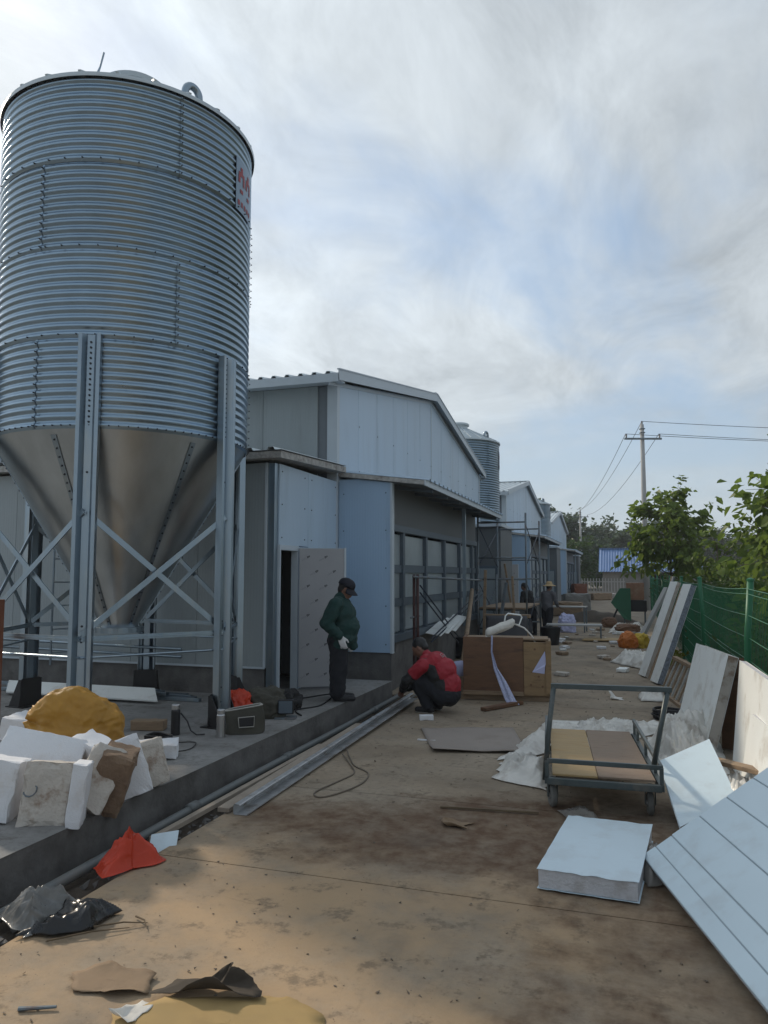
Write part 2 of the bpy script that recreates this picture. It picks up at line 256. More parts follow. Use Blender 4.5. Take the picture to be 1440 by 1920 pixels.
def mat_concrete(name, base, dirt, attr):
    m = bpy.data.materials.new(name); m.use_nodes = True
    nt = m.node_tree; N = nt.nodes; L = nt.links; b = N['Principled BSDF']
    tc = N.new('ShaderNodeTexCoord')
    def nz(s, d, r, st=(1, 1, 1)):
        mp = N.new('ShaderNodeMapping'); mp.inputs['Scale'].default_value = st; L.new(tc.outputs['Object'], mp.inputs[0])
        n = N.new('ShaderNodeTexNoise'); n.inputs['Scale'].default_value = s; n.inputs['Detail'].default_value = d; n.inputs['Roughness'].default_value = r
        L.new(mp.outputs[0], n.inputs['Vector']); return n.outputs['Fac']
    def rng(v, a, b_, c, d, smooth=True):
        r = N.new('ShaderNodeMapRange'); r.interpolation_type = 'SMOOTHSTEP' if smooth else 'LINEAR'
        for k, x in (('From Min', a), ('From Max', b_), ('To Min', c), ('To Max', d)): r.inputs[k].default_value = x
        L.new(v, r.inputs['Value']); return r.outputs[0]
    def mixc(f, a, bb):
        x = N.new('ShaderNodeMix'); x.data_type = 'RGBA'; L.new(f, x.inputs['Factor'])
        for k, v in (('A', a), ('B', bb)):
            if isinstance(v, tuple): x.inputs[k].default_value = (*v, 1)
            else: L.new(v, x.inputs[k])
        return x.outputs['Result']
    def mul(a, bb):
        x = N.new('ShaderNodeMath'); x.operation = 'MULTIPLY'; x.use_clamp = True
        for i, v in enumerate((a, bb)):
            if isinstance(v, float): x.inputs[i].default_value = v
            else: L.new(v, x.inputs[i])
        return x.outputs[0]
    tone = rng(nz(1.1, 8, 0.62), 0.3, 0.72, 0.0, 1.0, False)
    c1 = mixc(tone, tuple(x * 0.60 for x in base), tuple(x * 1.30 for x in base))
    fine = rng(nz(18, 9, 0.75), 0.42, 0.68, 0.0, 0.6)
    c2 = mixc(fine, c1, tuple(x * 0.60 for x in base))
    brush = rng(nz(9, 3, 0.6, (1, 14, 1)), 0.45, 0.75, 0.0, 0.22)
    c2 = mixc(brush, c2, tuple(x * 0.62 for x in base))
    # general sandy film with its own blotches
    film = rng(nz(0.9, 9, 0.66), 0.36, 0.62, 0.15, 0.9)
    sa = N.new('ShaderNodeAttribute'); sa.attribute_name = 'sand'
    c3 = mixc(mul(film, sa.outputs['Fac']), c2, (0.40, 0.275, 0.16))
    pit = rng(nz(4.5, 9, 0.72), 0.53, 0.66, 0.0, 0.7)
    c3 = mixc(pit, c3, (base[0] * .50, base[1] * .46, base[2] * .42))
    at = N.new('ShaderNodeAttribute'); at.attribute_name = attr
    edge = N.new('ShaderNodeMath'); edge.operation = 'MULTIPLY_ADD'
    L.new(nz(3.2, 9, 0.68), edge.inputs[0]); edge.inputs[1].default_value = 1.25; L.new(at.outputs['Fac'], edge.inputs[2])
    dm = rng(edge.outputs[0], 0.74, 1.30, 0.0, 0.95)
    gran = rng(nz(7, 8, 0.65), 0.3, 0.68, 0.45, 1.0)
    c4 = mixc(mul(dm, gran), c3, dirt)
    # dark flecks and grit
    sp = rng(nz(60, 2, 0.5), 0.70, 0.76, 0.0, 0.6)
    c5 = mixc(sp, c4, (0.05, 0.04, 0.032))
    oily = rng(nz(0.9, 6, 0.62, (1.3, 0.8, 1)), 0.54, 0.75, 0.0, 0.5)
    c6 = mixc(oily, c5, (base[0] * .42, base[1] * .42, base[2] * .44))
    # shrinkage cracks, only here and there
    wp = N.new('ShaderNodeTexNoise'); wp.inputs['Scale'].default_value = 2.5; wp.inputs['Detail'].default_value = 6; L.new(tc.outputs['Object'], wp.inputs['Vector'])
    wm = N.new('ShaderNodeMix'); wm.data_type = 'VECTOR'; wm.inputs['Factor'].default_value = 0.14; L.new(tc.outputs['Object'], wm.inputs['A']); L.new(wp.outputs['Color'], wm.inputs['B'])
    vc = N.new('ShaderNodeTexVoronoi'); vc.feature = 'DISTANCE_TO_EDGE'; vc.inputs['Scale'].default_value = 0.75; L.new(wm.outputs['Result'], vc.inputs['Vector'])
    cr = mul(rng(vc.outputs['Distance'], 0.0, 0.007, 0.8, 0.0), rng(nz(0.8, 3, 0.5), 0.56, 0.64, 0.0, 1.0))
    c6 = mixc(mul(cr, 0.35), c6, (0.06, 0.045, 0.035))
    L.new(c6, b.inputs['Base Color'])
    b.inputs['Roughness'].default_value = 0.9; b.inputs['Specular IOR Level'].default_value = 0.3
    h = N.new('ShaderNodeMath'); h.operation = 'MULTIPLY_ADD'; L.new(nz(45, 6, 0.7), h.inputs[0]); h.inputs[1].default_value = 0.5; L.new(edge.outputs[0], h.inputs[2])
    bp = N.new('ShaderNodeBump'); bp.inputs['Strength'].default_value = 0.35; bp.inputs['Distance'].default_value = 0.012
    L.new(h.outputs[0], bp.inputs['Height']); L.new(bp.outputs[0], b.inputs['Normal'])
    return m
M_road = mat_concrete('road_concrete', (0.285, 0.238, 0.182), (0.105, 0.058, 0.032), 'dirt')
M_pad = mat_concrete('pad_concrete', (0.25, 0.245, 0.235), (0.11, 0.085, 0.065), 'dirt')
M_ground = mat('earth', (0.13, 0.105, 0.075), 0.95, 0, 0.3, 0.4, bump=0.5, bscale=3, stain=(0.06, 0.075, 0.03), stain_amt=0.8, stain_scale=0.15)

# ------------------------------------------------------------------ mesh helpers
class MB:
    def __init__(s): s.v = []; s.f = []; s.m = []; s.cur = 0
    def add(s, vs, fs):
        o = len(s.v); s.v += [tuple(v) for v in vs]; s.f += [tuple(i + o for i in f) for f in fs]; s.m += [s.cur] * len(fs); return s
    def box(s, lo, hi):
        x0, y0, z0 = lo; x1, y1, z1 = hi
        return s.add([(x0, y0, z0), (x1, y0, z0), (x1, y1, z0), (x0, y1, z0), (x0, y0, z1), (x1, y0, z1), (x1, y1, z1), (x0, y1, z1)],
                     [(0, 3, 2, 1), (4, 5, 6, 7), (0, 1, 5, 4), (1, 2, 6, 5), (2, 3, 7, 6), (3, 0, 4, 7)])
    def slab(s, p, u, v, t):
        """box from a corner, two edge vectors and a thickness along u x v"""
        p, u, v = Vector(p), Vector(u), Vector(v); n = u.cross(v).normalized() * t
        c = [p, p + u, p + u + v, p + v]
        return s.add(c + [q + n for q in c], [(0, 3, 2, 1), (4, 5, 6, 7), (0, 1, 5, 4), (1, 2, 6, 5), (2, 3, 7, 6), (3, 0, 4, 7)])
    def bar(s, a, b, w, h=None, up=(0, 0, 1)):
        """rectangular bar between two points"""
        a, b = Vector(a), Vector(b); h = h or w; d = (b - a).normalized(); up = Vector(up)
        if abs(d.dot(up)) > 0.97: up = Vector((1, 0, 0))
        x = d.cross(up).normalized(); y = x.cross(d).normalized()
        ring = [x * (w / 2) * i + y * (h / 2) * j for i, j in ((-1, -1), (1, -1), (1, 1), (-1, 1))]
        return s.add([a + r for r in ring] + [b + r for r in ring], [(3, 2, 1, 0), (4, 5, 6, 7)] + [(i, (i + 1) % 4, 4 + (i + 1) % 4, 4 + i) for i in range(4)])
    def tube(s, pts, r, n=8, caps=True):
        pts = [Vector(p) for p in pts]; rs = r if isinstance(r, (list, tuple)) else [r] * len(pts)
        o = len(s.v); prev = None; vs = []; fs = []
        for i, p in enumerate(pts):
            t = (pts[min(i + 1, len(pts) - 1)] - pts[max(i - 1, 0)]).normalized()
            if prev is None:
                a = Vector((0, 0, 1)) if abs(t.z) < 0.9 else Vector((1, 0, 0)); x = t.cross(a).normalized()
            else:
                x = (prev - t * prev.dot(t)).normalized()
            prev = x; y = t.cross(x)
            vs += [p + (x * math.cos(2 * math.pi * k / n) + y * math.sin(2 * math.pi * k / n)) * rs[i] for k in range(n)]
        for i in range(len(pts) - 1):
            fs += [(i * n + k, i * n + (k + 1) % n, (i + 1) * n + (k + 1) % n, (i + 1) * n + k) for k in range(n)]
        if caps: fs += [tuple(range(n - 1, -1, -1)), tuple((len(pts) - 1) * n + k for k in range(n))]
        return s.add(vs, fs)
    def lathe(s, prof, n=32, a0=0.0, a1=2 * math.pi, c=(0, 0, 0)):
        full = abs(a1 - a0 - 2 * math.pi) < 1e-6; cols = n if full else n + 1; vs = []; fs = []
        for r, z in prof:
            vs += [(c[0] + r * math.cos(a0 + (a1 - a0) * k / n), c[1] + r * math.sin(a0 + (a1 - a0) * k / n), c[2] + z) for k in range(cols)]
        for i in range(len(prof) - 1):
            for k in range(n):
                k2 = (k + 1) % cols if full else k + 1
                fs.append((i * cols + k, i * cols + k2, (i + 1) * cols + k2, (i + 1) * cols + k))
        return s.add(vs, fs)
    def prism(s, poly, d):
        """closed polygon (3D points) extruded by vector d"""
        n = len(poly); d = Vector(d); a = [Vector(p) for p in poly]
        return s.add(a + [p + d for p in a], [tuple(range(n - 1, -1, -1)), tuple(range(n, 2 * n))] + [(i, (i + 1) % n, n + (i + 1) % n, n + i) for i in range(n)])
    def strip(s, prof, d):
        """open profile extruded by d (sheet)"""
        n = len(prof); d = Vector(d); a = [Vector(p) for p in prof]
        return s.add(a + [p + d for p in a], [(i, i + 1, n + i + 1, n + i) for i in range(n - 1)])
    def grid(s, fn, nu, nv):
        vs = [fn(i / nu, j / nv) for j in range(nv + 1) for i in range(nu + 1)]
        return s.add(vs, [(j * (nu + 1) + i, j * (nu + 1) + i + 1, (j + 1) * (nu + 1) + i + 1, (j + 1) * (nu + 1) + i) for j in range(nv) for i in range(nu)])
    def mesh(s, name, mats, smooth=False, fix=True):
        me = bpy.data.meshes.new(name); me.from_pydata([tuple(v) for v in s.v], [], s.f)
        for m in (mats if isinstance(mats, (list, tuple)) else [mats]): me.materials.append(m)
        me.polygons.foreach_set('material_index', s.m)
        if fix:
            bm = bmesh.new(); bm.from_mesh(me); bmesh.ops.recalc_face_normals(bm, faces=bm.faces); bm.to_mesh(me); bm.free()
        if smooth: me.polygons.foreach_set('use_smooth', [True] * len(me.polygons))
        me.update(); return me
    def build(s, name, mats, parent=None, smooth=False, bevel=0.0, loc=None, solid=0.0, fix=True):
        return obj(name, s.mesh(name, mats, smooth, fix), parent, bevel, loc, solid)

def obj(name, me, parent=None, bevel=0.0, loc=None, solid=0.0):
    o = bpy.data.objects.new(name, me); COL.objects.link(o)
    if parent is not None: o.parent = parent
    if loc is not None: o.location = loc
    if solid:
        md = o.modifiers.new('thickness', 'SOLIDIFY'); md.thickness = solid; md.offset = 0
    if bevel:
        md = o.modifiers.new('edges', 'BEVEL'); md.width = bevel; md.segments = 2; md.limit_method = 'ANGLE'; md.angle_limit = R(40)
    return o
def tag(o, label, cat, group=None, kind=None):
    if label: o['label'] = label
    if cat: o['category'] = cat
    if group: o['group'] = group
    if kind: o['kind'] = kind
    return o
def empty(name, loc, label, cat, group=None, rz=0.0):
    o = bpy.data.objects.new(name, None); COL.objects.link(o); o.location = loc; o.rotation_euler = (0, 0, rz)
    o.empty_display_size = 0.1
    return tag(o, label, cat, group)
def copy_tree(o, parent=None):
    c = o.copy(); COL.objects.link(c); c.parent = parent
    for ch in [x for x in ORIG_CHILDREN(o)]: copy_tree(ch, c)
    return c
def ORIG_CHILDREN(o): return list(o.children)
def fb(p, o=4, s=1.0):
    return mn.fractal(Vector(p) * s, 1.0, 2.0, o)
def sub(a, b): return (a[0] - b[0], a[1] - b[1], a[2] - b[2])

# ------------------------------------------------------------------ setting
def dirt_value(x, y):
    """where earth has been tracked onto the concrete (0..1)"""
    d = -0.06
    for cx, cy, rx, ry, a in ((-1.9, 5.2, 1.0, 0.75, .75), (-1.1, 5.3, 0.8, 0.7, .6), (-0.3, 5.8, 0.9, 0.8, .8), (-0.2, 4.9, 0.7, 0.7, .65), (-2.6, 5.35, 0.5, 0.35, .6),
                              (-0.35, 3.3, 0.55, 0.7, .55), (0.3, 4.2, .7, .6, .5), (-2.3, 2.6, .5, .35, .25), (-0.9, 5.9, .7, .3, .5), (-1.5, 4.75, .9, .35, .35), (-2.2, 3.1, .5, .5, .15),
                              (0.6, 7.5, .6, 2.0, .5), (0.5, 12, .5, 4, .45), (-1.6, 8.0, 1.4, 1.2, .15), (-1.0, 18, 2.5, 5, .3), (0.2, 3.2, .6, .8, .45)):
        d += .62 * a * math.exp(-(((x - cx) / rx) ** 2 + ((y - cy) / ry) ** 2))
    return d
def slab_mesh(name, x0, x1, y0, y1, z0, z1, m, step, dirt, side=None):
    nx = max(2, int((x1 - x0) / step)); ny = max(2, int((y1 - y0) / step))
    mb = MB()
    e = 0.008
    def fn(u, v):
        x = x0 + (x1 - x0) * u; y = y0 + (y1 - y0) * v
        edge = min(x - x0, x1 - x, y - y0, y1 - y)
        z = z1 + 0.006 * mn.noise(Vector((x * .8, y * .8, 3))) - (0.006 if edge < 1e-4 else 0)
        return (x, y, z)
    mb.grid(fn, nx, ny)
    top = len(mb.v)
    def vert_z(x, y): return fn((x - x0) / (x1 - x0), (y - y0) / (y1 - y0))[2]
    # side skirts
    per = [(x0 + (x1 - x0) * i / nx, y0) for i in range(nx)] + [(x1, y0 + (y1 - y0) * i / ny) for i in range(ny)] + \
          [(x1 - (x1 - x0) * i / nx, y1) for i in range(nx)] + [(x0, y1 - (y1 - y0) * i / ny) for i in range(ny)]
    n = len(per)
    if side is None:
        mb.add([(x, y, vert_z(x, y)) for x, y in per] + [(x, y, z0) for x, y in per], [(i, (i + 1) % n, n + (i + 1) % n, n + i) for i in range(n)])
    else:                                        # rough cast edge, chipped along the arris
        mb.cur = 1; rows = 6; vs = []
        for j in range(rows + 1):
            for x, y in per:
                t = j / rows; q = Vector((x * 7, y * 7, t * 2.5)); f = (0.018 * fb(q, 4) + 0.012 * max(0, mn.noise(q * 2.3))) * min(1, j * .8)
                z = vert_z(x, y) - 0.004 if j == 0 else (z1 - .012 * (1 + mn.noise(q))) * (1 - t) + z0 * t
                vs.append((x + (f - .006 if abs(x - x1) < 1e-6 else 0), y, z))
        mb.add(vs, [(j * n + i, j * n + (i + 1) % n, (j + 1) * n + (i + 1) % n, (j + 1) * n + i) for j in range(rows) for i in range(n)])
    me = mb.mesh(name, m if side is None else [m, side], smooth=False, fix=False)
    at = me.attributes.new('dirt', 'FLOAT', 'POINT')
    at.data.foreach_set('value', [dirt(v[0], v[1]) for v in mb.v])
    sd_ = me.attributes.new('sand', 'FLOAT', 'POINT')     # sandy tint, strongest at the near end, weaker beside the fence
    sd_.data.foreach_set('value', [(0.0 if side is not None else max(.22, min(1.0, (6.2 - v[1]) / 2.2)) * max(.35, min(1, (1.1 - v[0]) / 1.5))) for v in mb.v])
    if side is not None: me.polygons.foreach_set('use_smooth', [p.material_index == 1 for p in me.polygons])
    return me

def ground():
    mb = MB()
    ys = [-40, -10, 0, 10, 20, 40, 80, 140, 300, 900, 2500]; xs = [-2500, -900, -300, -100, -40, -10, 1.6, 10, 40, 100, 300, 900, 2500]
    vs = [(x, y, -0.13 + (0.02 * mn.noise(Vector((x, y, 0))) if abs(x) < 50 else 0)) for y in ys for x in xs]
    n = len(xs)
    mb.add(vs, [(j * n + i, j * n + i + 1, (j + 1) * n + i + 1, (j + 1) * n + i) for j in range(len(ys) - 1) for i in range(n - 1)])
    tag(mb.build('ground', M_ground), 'bare earth ground beyond the concrete', 'ground', kind='structure')
    road = empty('road', (0, 0, 0), 'dirty cast concrete road between sheds and fence', 'road'); road['kind'] = 'structure'
    edges = [-6.0, 0.6, 4.3, 6.0, 10.6, 15.4, 20.4, 25.6, 31, 37, 44, 52, 62, 78]
    for a, b in zip(edges, edges[1:]):
        step = 0.07 if b <= 10.7 else (0.2 if b < 26 else 0.8)
        if b <= 0.7: step = 0.3
        obj('concrete_slab', slab_mesh('concrete_slab', -2.95, 1.7, a + 0.005, b - 0.005, -0.12, 0.0, M_road, step, dirt_value), road)
    # side yards between the sheds, level with the road
    o = obj('yard', slab_mesh('yard', -16, -2.96, 11.05, 78, -0.12, -0.02, M_road, 0.5, lambda x, y: -0.1), None)
    tag(o, 'plain concrete yard strip along the sheds', 'yard', kind='structure')
    # raised pad under the first silo
    o = obj('concrete_pad', slab_mesh('concrete_pad', -18, -3.42, -6, 10.95, -0.16, 0.2, M_pad, 0.1, lambda x, y: -0.35 + 0.3 * math.exp(-((x + 3.6) / .25) ** 2) + .35 * math.exp(-((x + 3.9) / .5) ** 2 - ((y - 4.4) / .7) ** 2), M_conc_dark))
    tag(o, 'raised concrete pad carrying the first silo', 'concrete pad', kind='structure')
    # trench floor with rubble between pad and road
    def tf(u, v):
        x = -3.45 + 0.52 * u; y = -4 + 15.5 * v
        return (x, y, -0.11 + 0.035 * fb((x * 6, y * 6, 1)) + 0.05 * abs(u - .5) ** 2 + 0.03 * u)
    tag(MB().grid(tf, 8, 260).build('trench', M_soil, smooth=True), 'dark soil in the narrow trench beside the pad', 'trench', kind='structure')
ground()

# ------------------------------------------------------------------ silo
def silo(loc, label):
    root = empty('feed_silo', loc, label, 'silo', 'galvanised feed silos between the sheds')
    A0 = R(-52.7)                                      # direction that faces the road corner
    r0, zb, zt = 1.40, 3.04, 6.72
    rings = 4; rh = (zt - zb) / rings; waves = 11
    for k in range(rings):
        prof = []
        for i in range(waves * 8 + 1):
            t = i / (waves * 8); z = zb + rh * (k + t)
            prof.append((r0 + 0.004 * (k % 2) + 0.0115 * math.sin(2 * math.pi * (t * waves) - 1.2), z))
        MB().lathe(prof, 120).build('ring_sheet', M_galv, root, smooth=True, fix=False)
    # lapped vertical seams and bolt rows
    bolts = MB()
    def bolt(a, r, z, s=0.011):
        c = Vector((r * math.cos(a), r * math.sin(a), z)); e = Vector((math.cos(a), math.sin(a), 0)); t = Vector((-math.sin(a), math.cos(a), 0)); u = Vector((0, 0, 1))
        ring = [t * (s * math.cos(q * math.pi / 3)) + u * (s * math.sin(q * math.pi / 3)) for q in range(6)]
        bolts.add([c + x for x in ring] + [c + x * .8 + e * .014 for x in ring], [(6, 7, 8, 9, 10, 11)] + [(i, (i + 1) % 6, 6 + (i + 1) % 6, 6 + i) for i in range(6)])
    for k in range(rings):
        for q in range(3):
            a = A0 + R((20 if k % 2 else -38) + 120 * q)
            prof = []
            for i in range(waves * 6 + 1):
                t = i / (waves * 6); z = zb + rh * (k + t)
                prof.append((r0 + 0.009 + 0.004 * (k % 2) + 0.0115 * math.sin(2 * math.pi * (t * waves) - 1.2), z))
            MB().lathe(prof, 1, a - 0.014, a + 0.004).build('seam_lap', M_galv, root, fix=False)
            for w in range(waves): bolt(a, r0 + 0.022, zb + rh * (k + (w + 0.45) / waves), 0.008)
    nb = 48
    for k in range(rings + 1):
        for q in range(nb if k else nb * 2): bolt(A0 + 2 * math.pi * (q + .3) / (nb if k else nb * 2), r0 + 0.016, zb + rh * k + (0.03 if k < rings else -0.03), 0.0085)
    # hopper
    MB().lathe([(r0 - 0.01, zb + 0.02), (r0 - 0.03, zb - 0.02), (0.20, 1.02), (0.20, 0.96)], 96).build('hopper_cone', M_cone, root, smooth=True, fix=False)
    MB().lathe([(0.0, 0.94), (0.27, 0.94), (0.27, 1.0), (0.20, 1.0)], 32).build('outlet_collar', M_leg, root)
    for q in range(6):
        a = A0 + R(-30 + 60 * q)
        e = Vector((math.cos(a), math.sin(a), 0)); t = Vector((-math.sin(a), math.cos(a), 0))
        p0 = e * (r0 - 0.05) + Vector((0, 0, zb - 0.05)); p1 = e * 0.215 + Vector((0, 0, 1.04)); d = (p1 - p0).normalized(); nrm = d.cross(t).normalized()
        if nrm.z > 0: nrm = -nrm
        mb = MB(); mb.add([p0 - t * .03 + nrm * .004, p0 + t * .03 + nrm * .004, p1 + t * .014 + nrm * .004, p1 - t * .014 + nrm * .004,
                           p0 - t * .03 + nrm * .012, p0 + t * .03 + nrm * .012, p1 + t * .014 + nrm * .012, p1 - t * .014 + nrm * .012],
                          [(0, 1, 2, 3), (7, 6, 5, 4), (0, 4, 5, 1), (1, 5, 6, 2), (2, 6, 7, 3), (3, 7, 4, 0)])
        mb.build('hopper_seam', M_leg, root)
        for i in range(24):
            c = p0 + (p1 - p0) * ((i + .5) / 24) + nrm * .012
            ring = [t * (.011 * math.cos(x * math.pi / 3)) + d * (.011 * math.sin(x * math.pi / 3)) for x in range(6)]
            bolts.add([c + x for x in ring] + [c + x * .8 + nrm * .01 for x in ring], [(6, 7, 8, 9, 10, 11)] + [(j, (j + 1) % 6, 6 + (j + 1) % 6, 6 + j) for j in range(6)])
    # roof, hatch, gooseneck, filling pipe stay
    nr = 24; prof = [(r0 + 0.045, zt - 0.03), (r0 + 0.05, zt + 0.01), (0.36, zt + 0.58), (0.34, zt + 0.60)]
    MB().lathe(prof, 96).build('roof_cone', M_roof, root, smooth=True, fix=False)
    rb = MB()
    for q in range(nr):
        a = 2 * math.pi * q / nr
        rb.bar(((r0 + .04) * math.cos(a), (r0 + .04) * math.sin(a), zt + .02), (.37 * math.cos(a), .37 * math.sin(a), zt + .585), .03, .03)
    rb.build('roof_rib', M_roof, root)
    MB().lathe([(0.34, zt + .55), (0.34, zt + .71), (0.40, zt + .71), (0.40, zt + .77), (0.36, zt + .80), (0, zt + .82)], 40).build('hatch_lid', M_roof, root, smooth=False)
    a = A0 + R(28); e = Vector((math.cos(a), math.sin(a), 0)); t = Vector((-math.sin(a), math.cos(a), 0))
    c = e * 1.12 + Vector((0, 0, zt + .12))
    MB().tube([c + Vector((0, 0, -.05)), c + Vector((0, 0, .14))] + [c + Vector((0, 0, .14)) + t * (.09 - .09 * math.cos(x)) + Vector((0, 0, .10 * math.sin(x))) for x in [R(y) for y in range(15, 181, 15)]] + [c + t * .18 + Vector((0, 0, .06))], .042, 12).build('gooseneck_vent', M_leg, root, smooth=True)
    c = Vector((math.cos(A0 + R(-60)) * .55, math.sin(A0 + R(-60)) * .55, zt + .5))
    MB().tube([c, c + Vector((.06, .05, .32)), c + Vector((.09, .07, .5))], .012, 6).tube([c + Vector((.1, -.12, 0)), c + Vector((.06, .05, .32))], .009, 6).build('lid_opening_rod', M_leg, root)
    # legs
    lp = []
    for q in range(6):
        a = A0 + R(-14 + 60 * q); e = Vector((math.cos(a), math.sin(a), 0)); t = Vector((-math.sin(a), math.cos(a), 0))
        b = e * (r0 + 0.012); lp.append((b + e * .035, e, t))
        pf = [(-.105, 0), (-.105, .075), (-.072, .075), (-.036, .014), (.036, .014), (.072, .075), (.105, .075), (.105, 0)]
        leg = MB().strip([b + t * x + e * y for x, y in pf], (0, 0, 3.98)).build('leg', M_leg, root, solid=0.005)
        for i in range(17 if True else 0):
            z = 3.1 + i * .0535 if i < 16 else 2.6
            bolt(a, r0 + .028, z, .012)
        for z in (.25, .4, .95, 1.1): bolt(a, r0 + .028, z, .012)
        fm = MB()
        fm.prism([b + t * x + e * -.005 + Vector((0, 0, z)) for x, z in ((-.17, 0), (.17, 0), (.13, .34), (-.13, .34))], e * -.012)
        fm.prism([b + t * -.14 + e * y + Vector((0, 0, z)) for y, z in ((-.02, 0), (.18, 0), (.02, .33), (-.02, .33))], t * -.012)
        fm.prism([b + t * .14 + e * y + Vector((0, 0, z)) for y, z in ((-.02, 0), (.18, 0), (.02, .33), (-.02, .33))], t * .012)
        c0 = b - t * .18 - e * .1; fm.slab(c0, t * .36, e * -.3 * -1, -.012)
        fm.build('foot_bracket', M_black, leg)
    for q in range(6):
        p, e, t = lp[q]; p2, e2, t2 = lp[(q + 1) % 6]
        for za, zb_ in ((1.02, 2.22), (2.22, 1.02)):
            off = (e + e2) * (0.012 if za < zb_ else -0.012)
            MB().bar(p + Vector((0, 0, za)) + off, p2 + Vector((0, 0, zb_)) + off, .012, .055).build('cross_brace', M_leg, root)
        MB().bar(p + Vector((0, 0, .98)), p2 + Vector((0, 0, .98)), .012, .05).bar(p + Vector((0, 0, .98)), p2 + Vector((0, 0, .98)), .05, .008).build('ring_strut', M_leg, root)
        MB().tube([p + Vector((0, 0, .80)), p2 + Vector((0, 0, .80))], .013, 8).build('tie_rod', M_leg, root)
    bolts.build('bolt_heads', M_bolt, root)['kind'] = 'stuff'
    # decal with red strokes on the upper ring
    w = 0.17; a = A0 + R(62)
    dec = MB().lathe([(r0 + .019, zt - .93), (r0 + .019, zt - .30)], 12, a - w, a + w).build('decal', M_decal, root, smooth=True)
    st = MB()
    def stroke(a0, a1, z0, z1): st.lathe([(r0 + .0225, zt + z0), (r0 + .0225, zt + z1)], 3, a + a0, a + a1)
    for k in range(2):
        o = -.13 + .15 * k
        stroke(o, o + .11, -.50, -.455); stroke(o + .035, o + .075, -.455, -.39); stroke(o - .005, o + .03, -.585, -.50); stroke(o + .08, o + .115, -.60, -.50); stroke(o + .03, o + .085, -.70, -.655)
    for k in range(5): stroke(-.14 + .06 * k, -.14 + .06 * k + .035, -.86, -.80)
    st.build('decal_print', M_print_r, dec)['kind'] = 'stuff'
    # ladder behind the legs
    lm = MB(); a = A0 + R(205)
    e = Vector((math.cos(a), math.sin(a), 0)); t = Vector((-math.sin(a), math.cos(a), 0)); b = e * (r0 + .12)
    for sgn in (-1, 1): lm.tube([b + t * .2 * sgn + Vector((0, 0, .45)), b + t * .2 * sgn + Vector((0, 0, zt))], .014, 6)
    for i in range(20): lm.tube([b - t * .2 + Vector((0, 0, .6 + .3 * i)), b + t * .2 + Vector((0, 0, .6 + .3 * i))], .011, 6)
    lm.build('ladder', M_leg, root)
    return root
silo1 = silo((-5.58, 7.32, 0.2), 'tall corrugated steel feed silo on legs above the white foam blocks')
s2 = copy_tree(silo1); s2.location = (-5.45, 25.0, -0.02); s2.scale = (1, 1, .93); s2['label'] = 'corrugated feed silo rising behind the gable roof of the shed with the open door'
s3 = copy_tree(silo1); s3.location = (-5.5, 43.2, -0.02); s3.scale = (1, 1, .86); s3['label'] = 'small distant feed silo between the two farther white sheds'

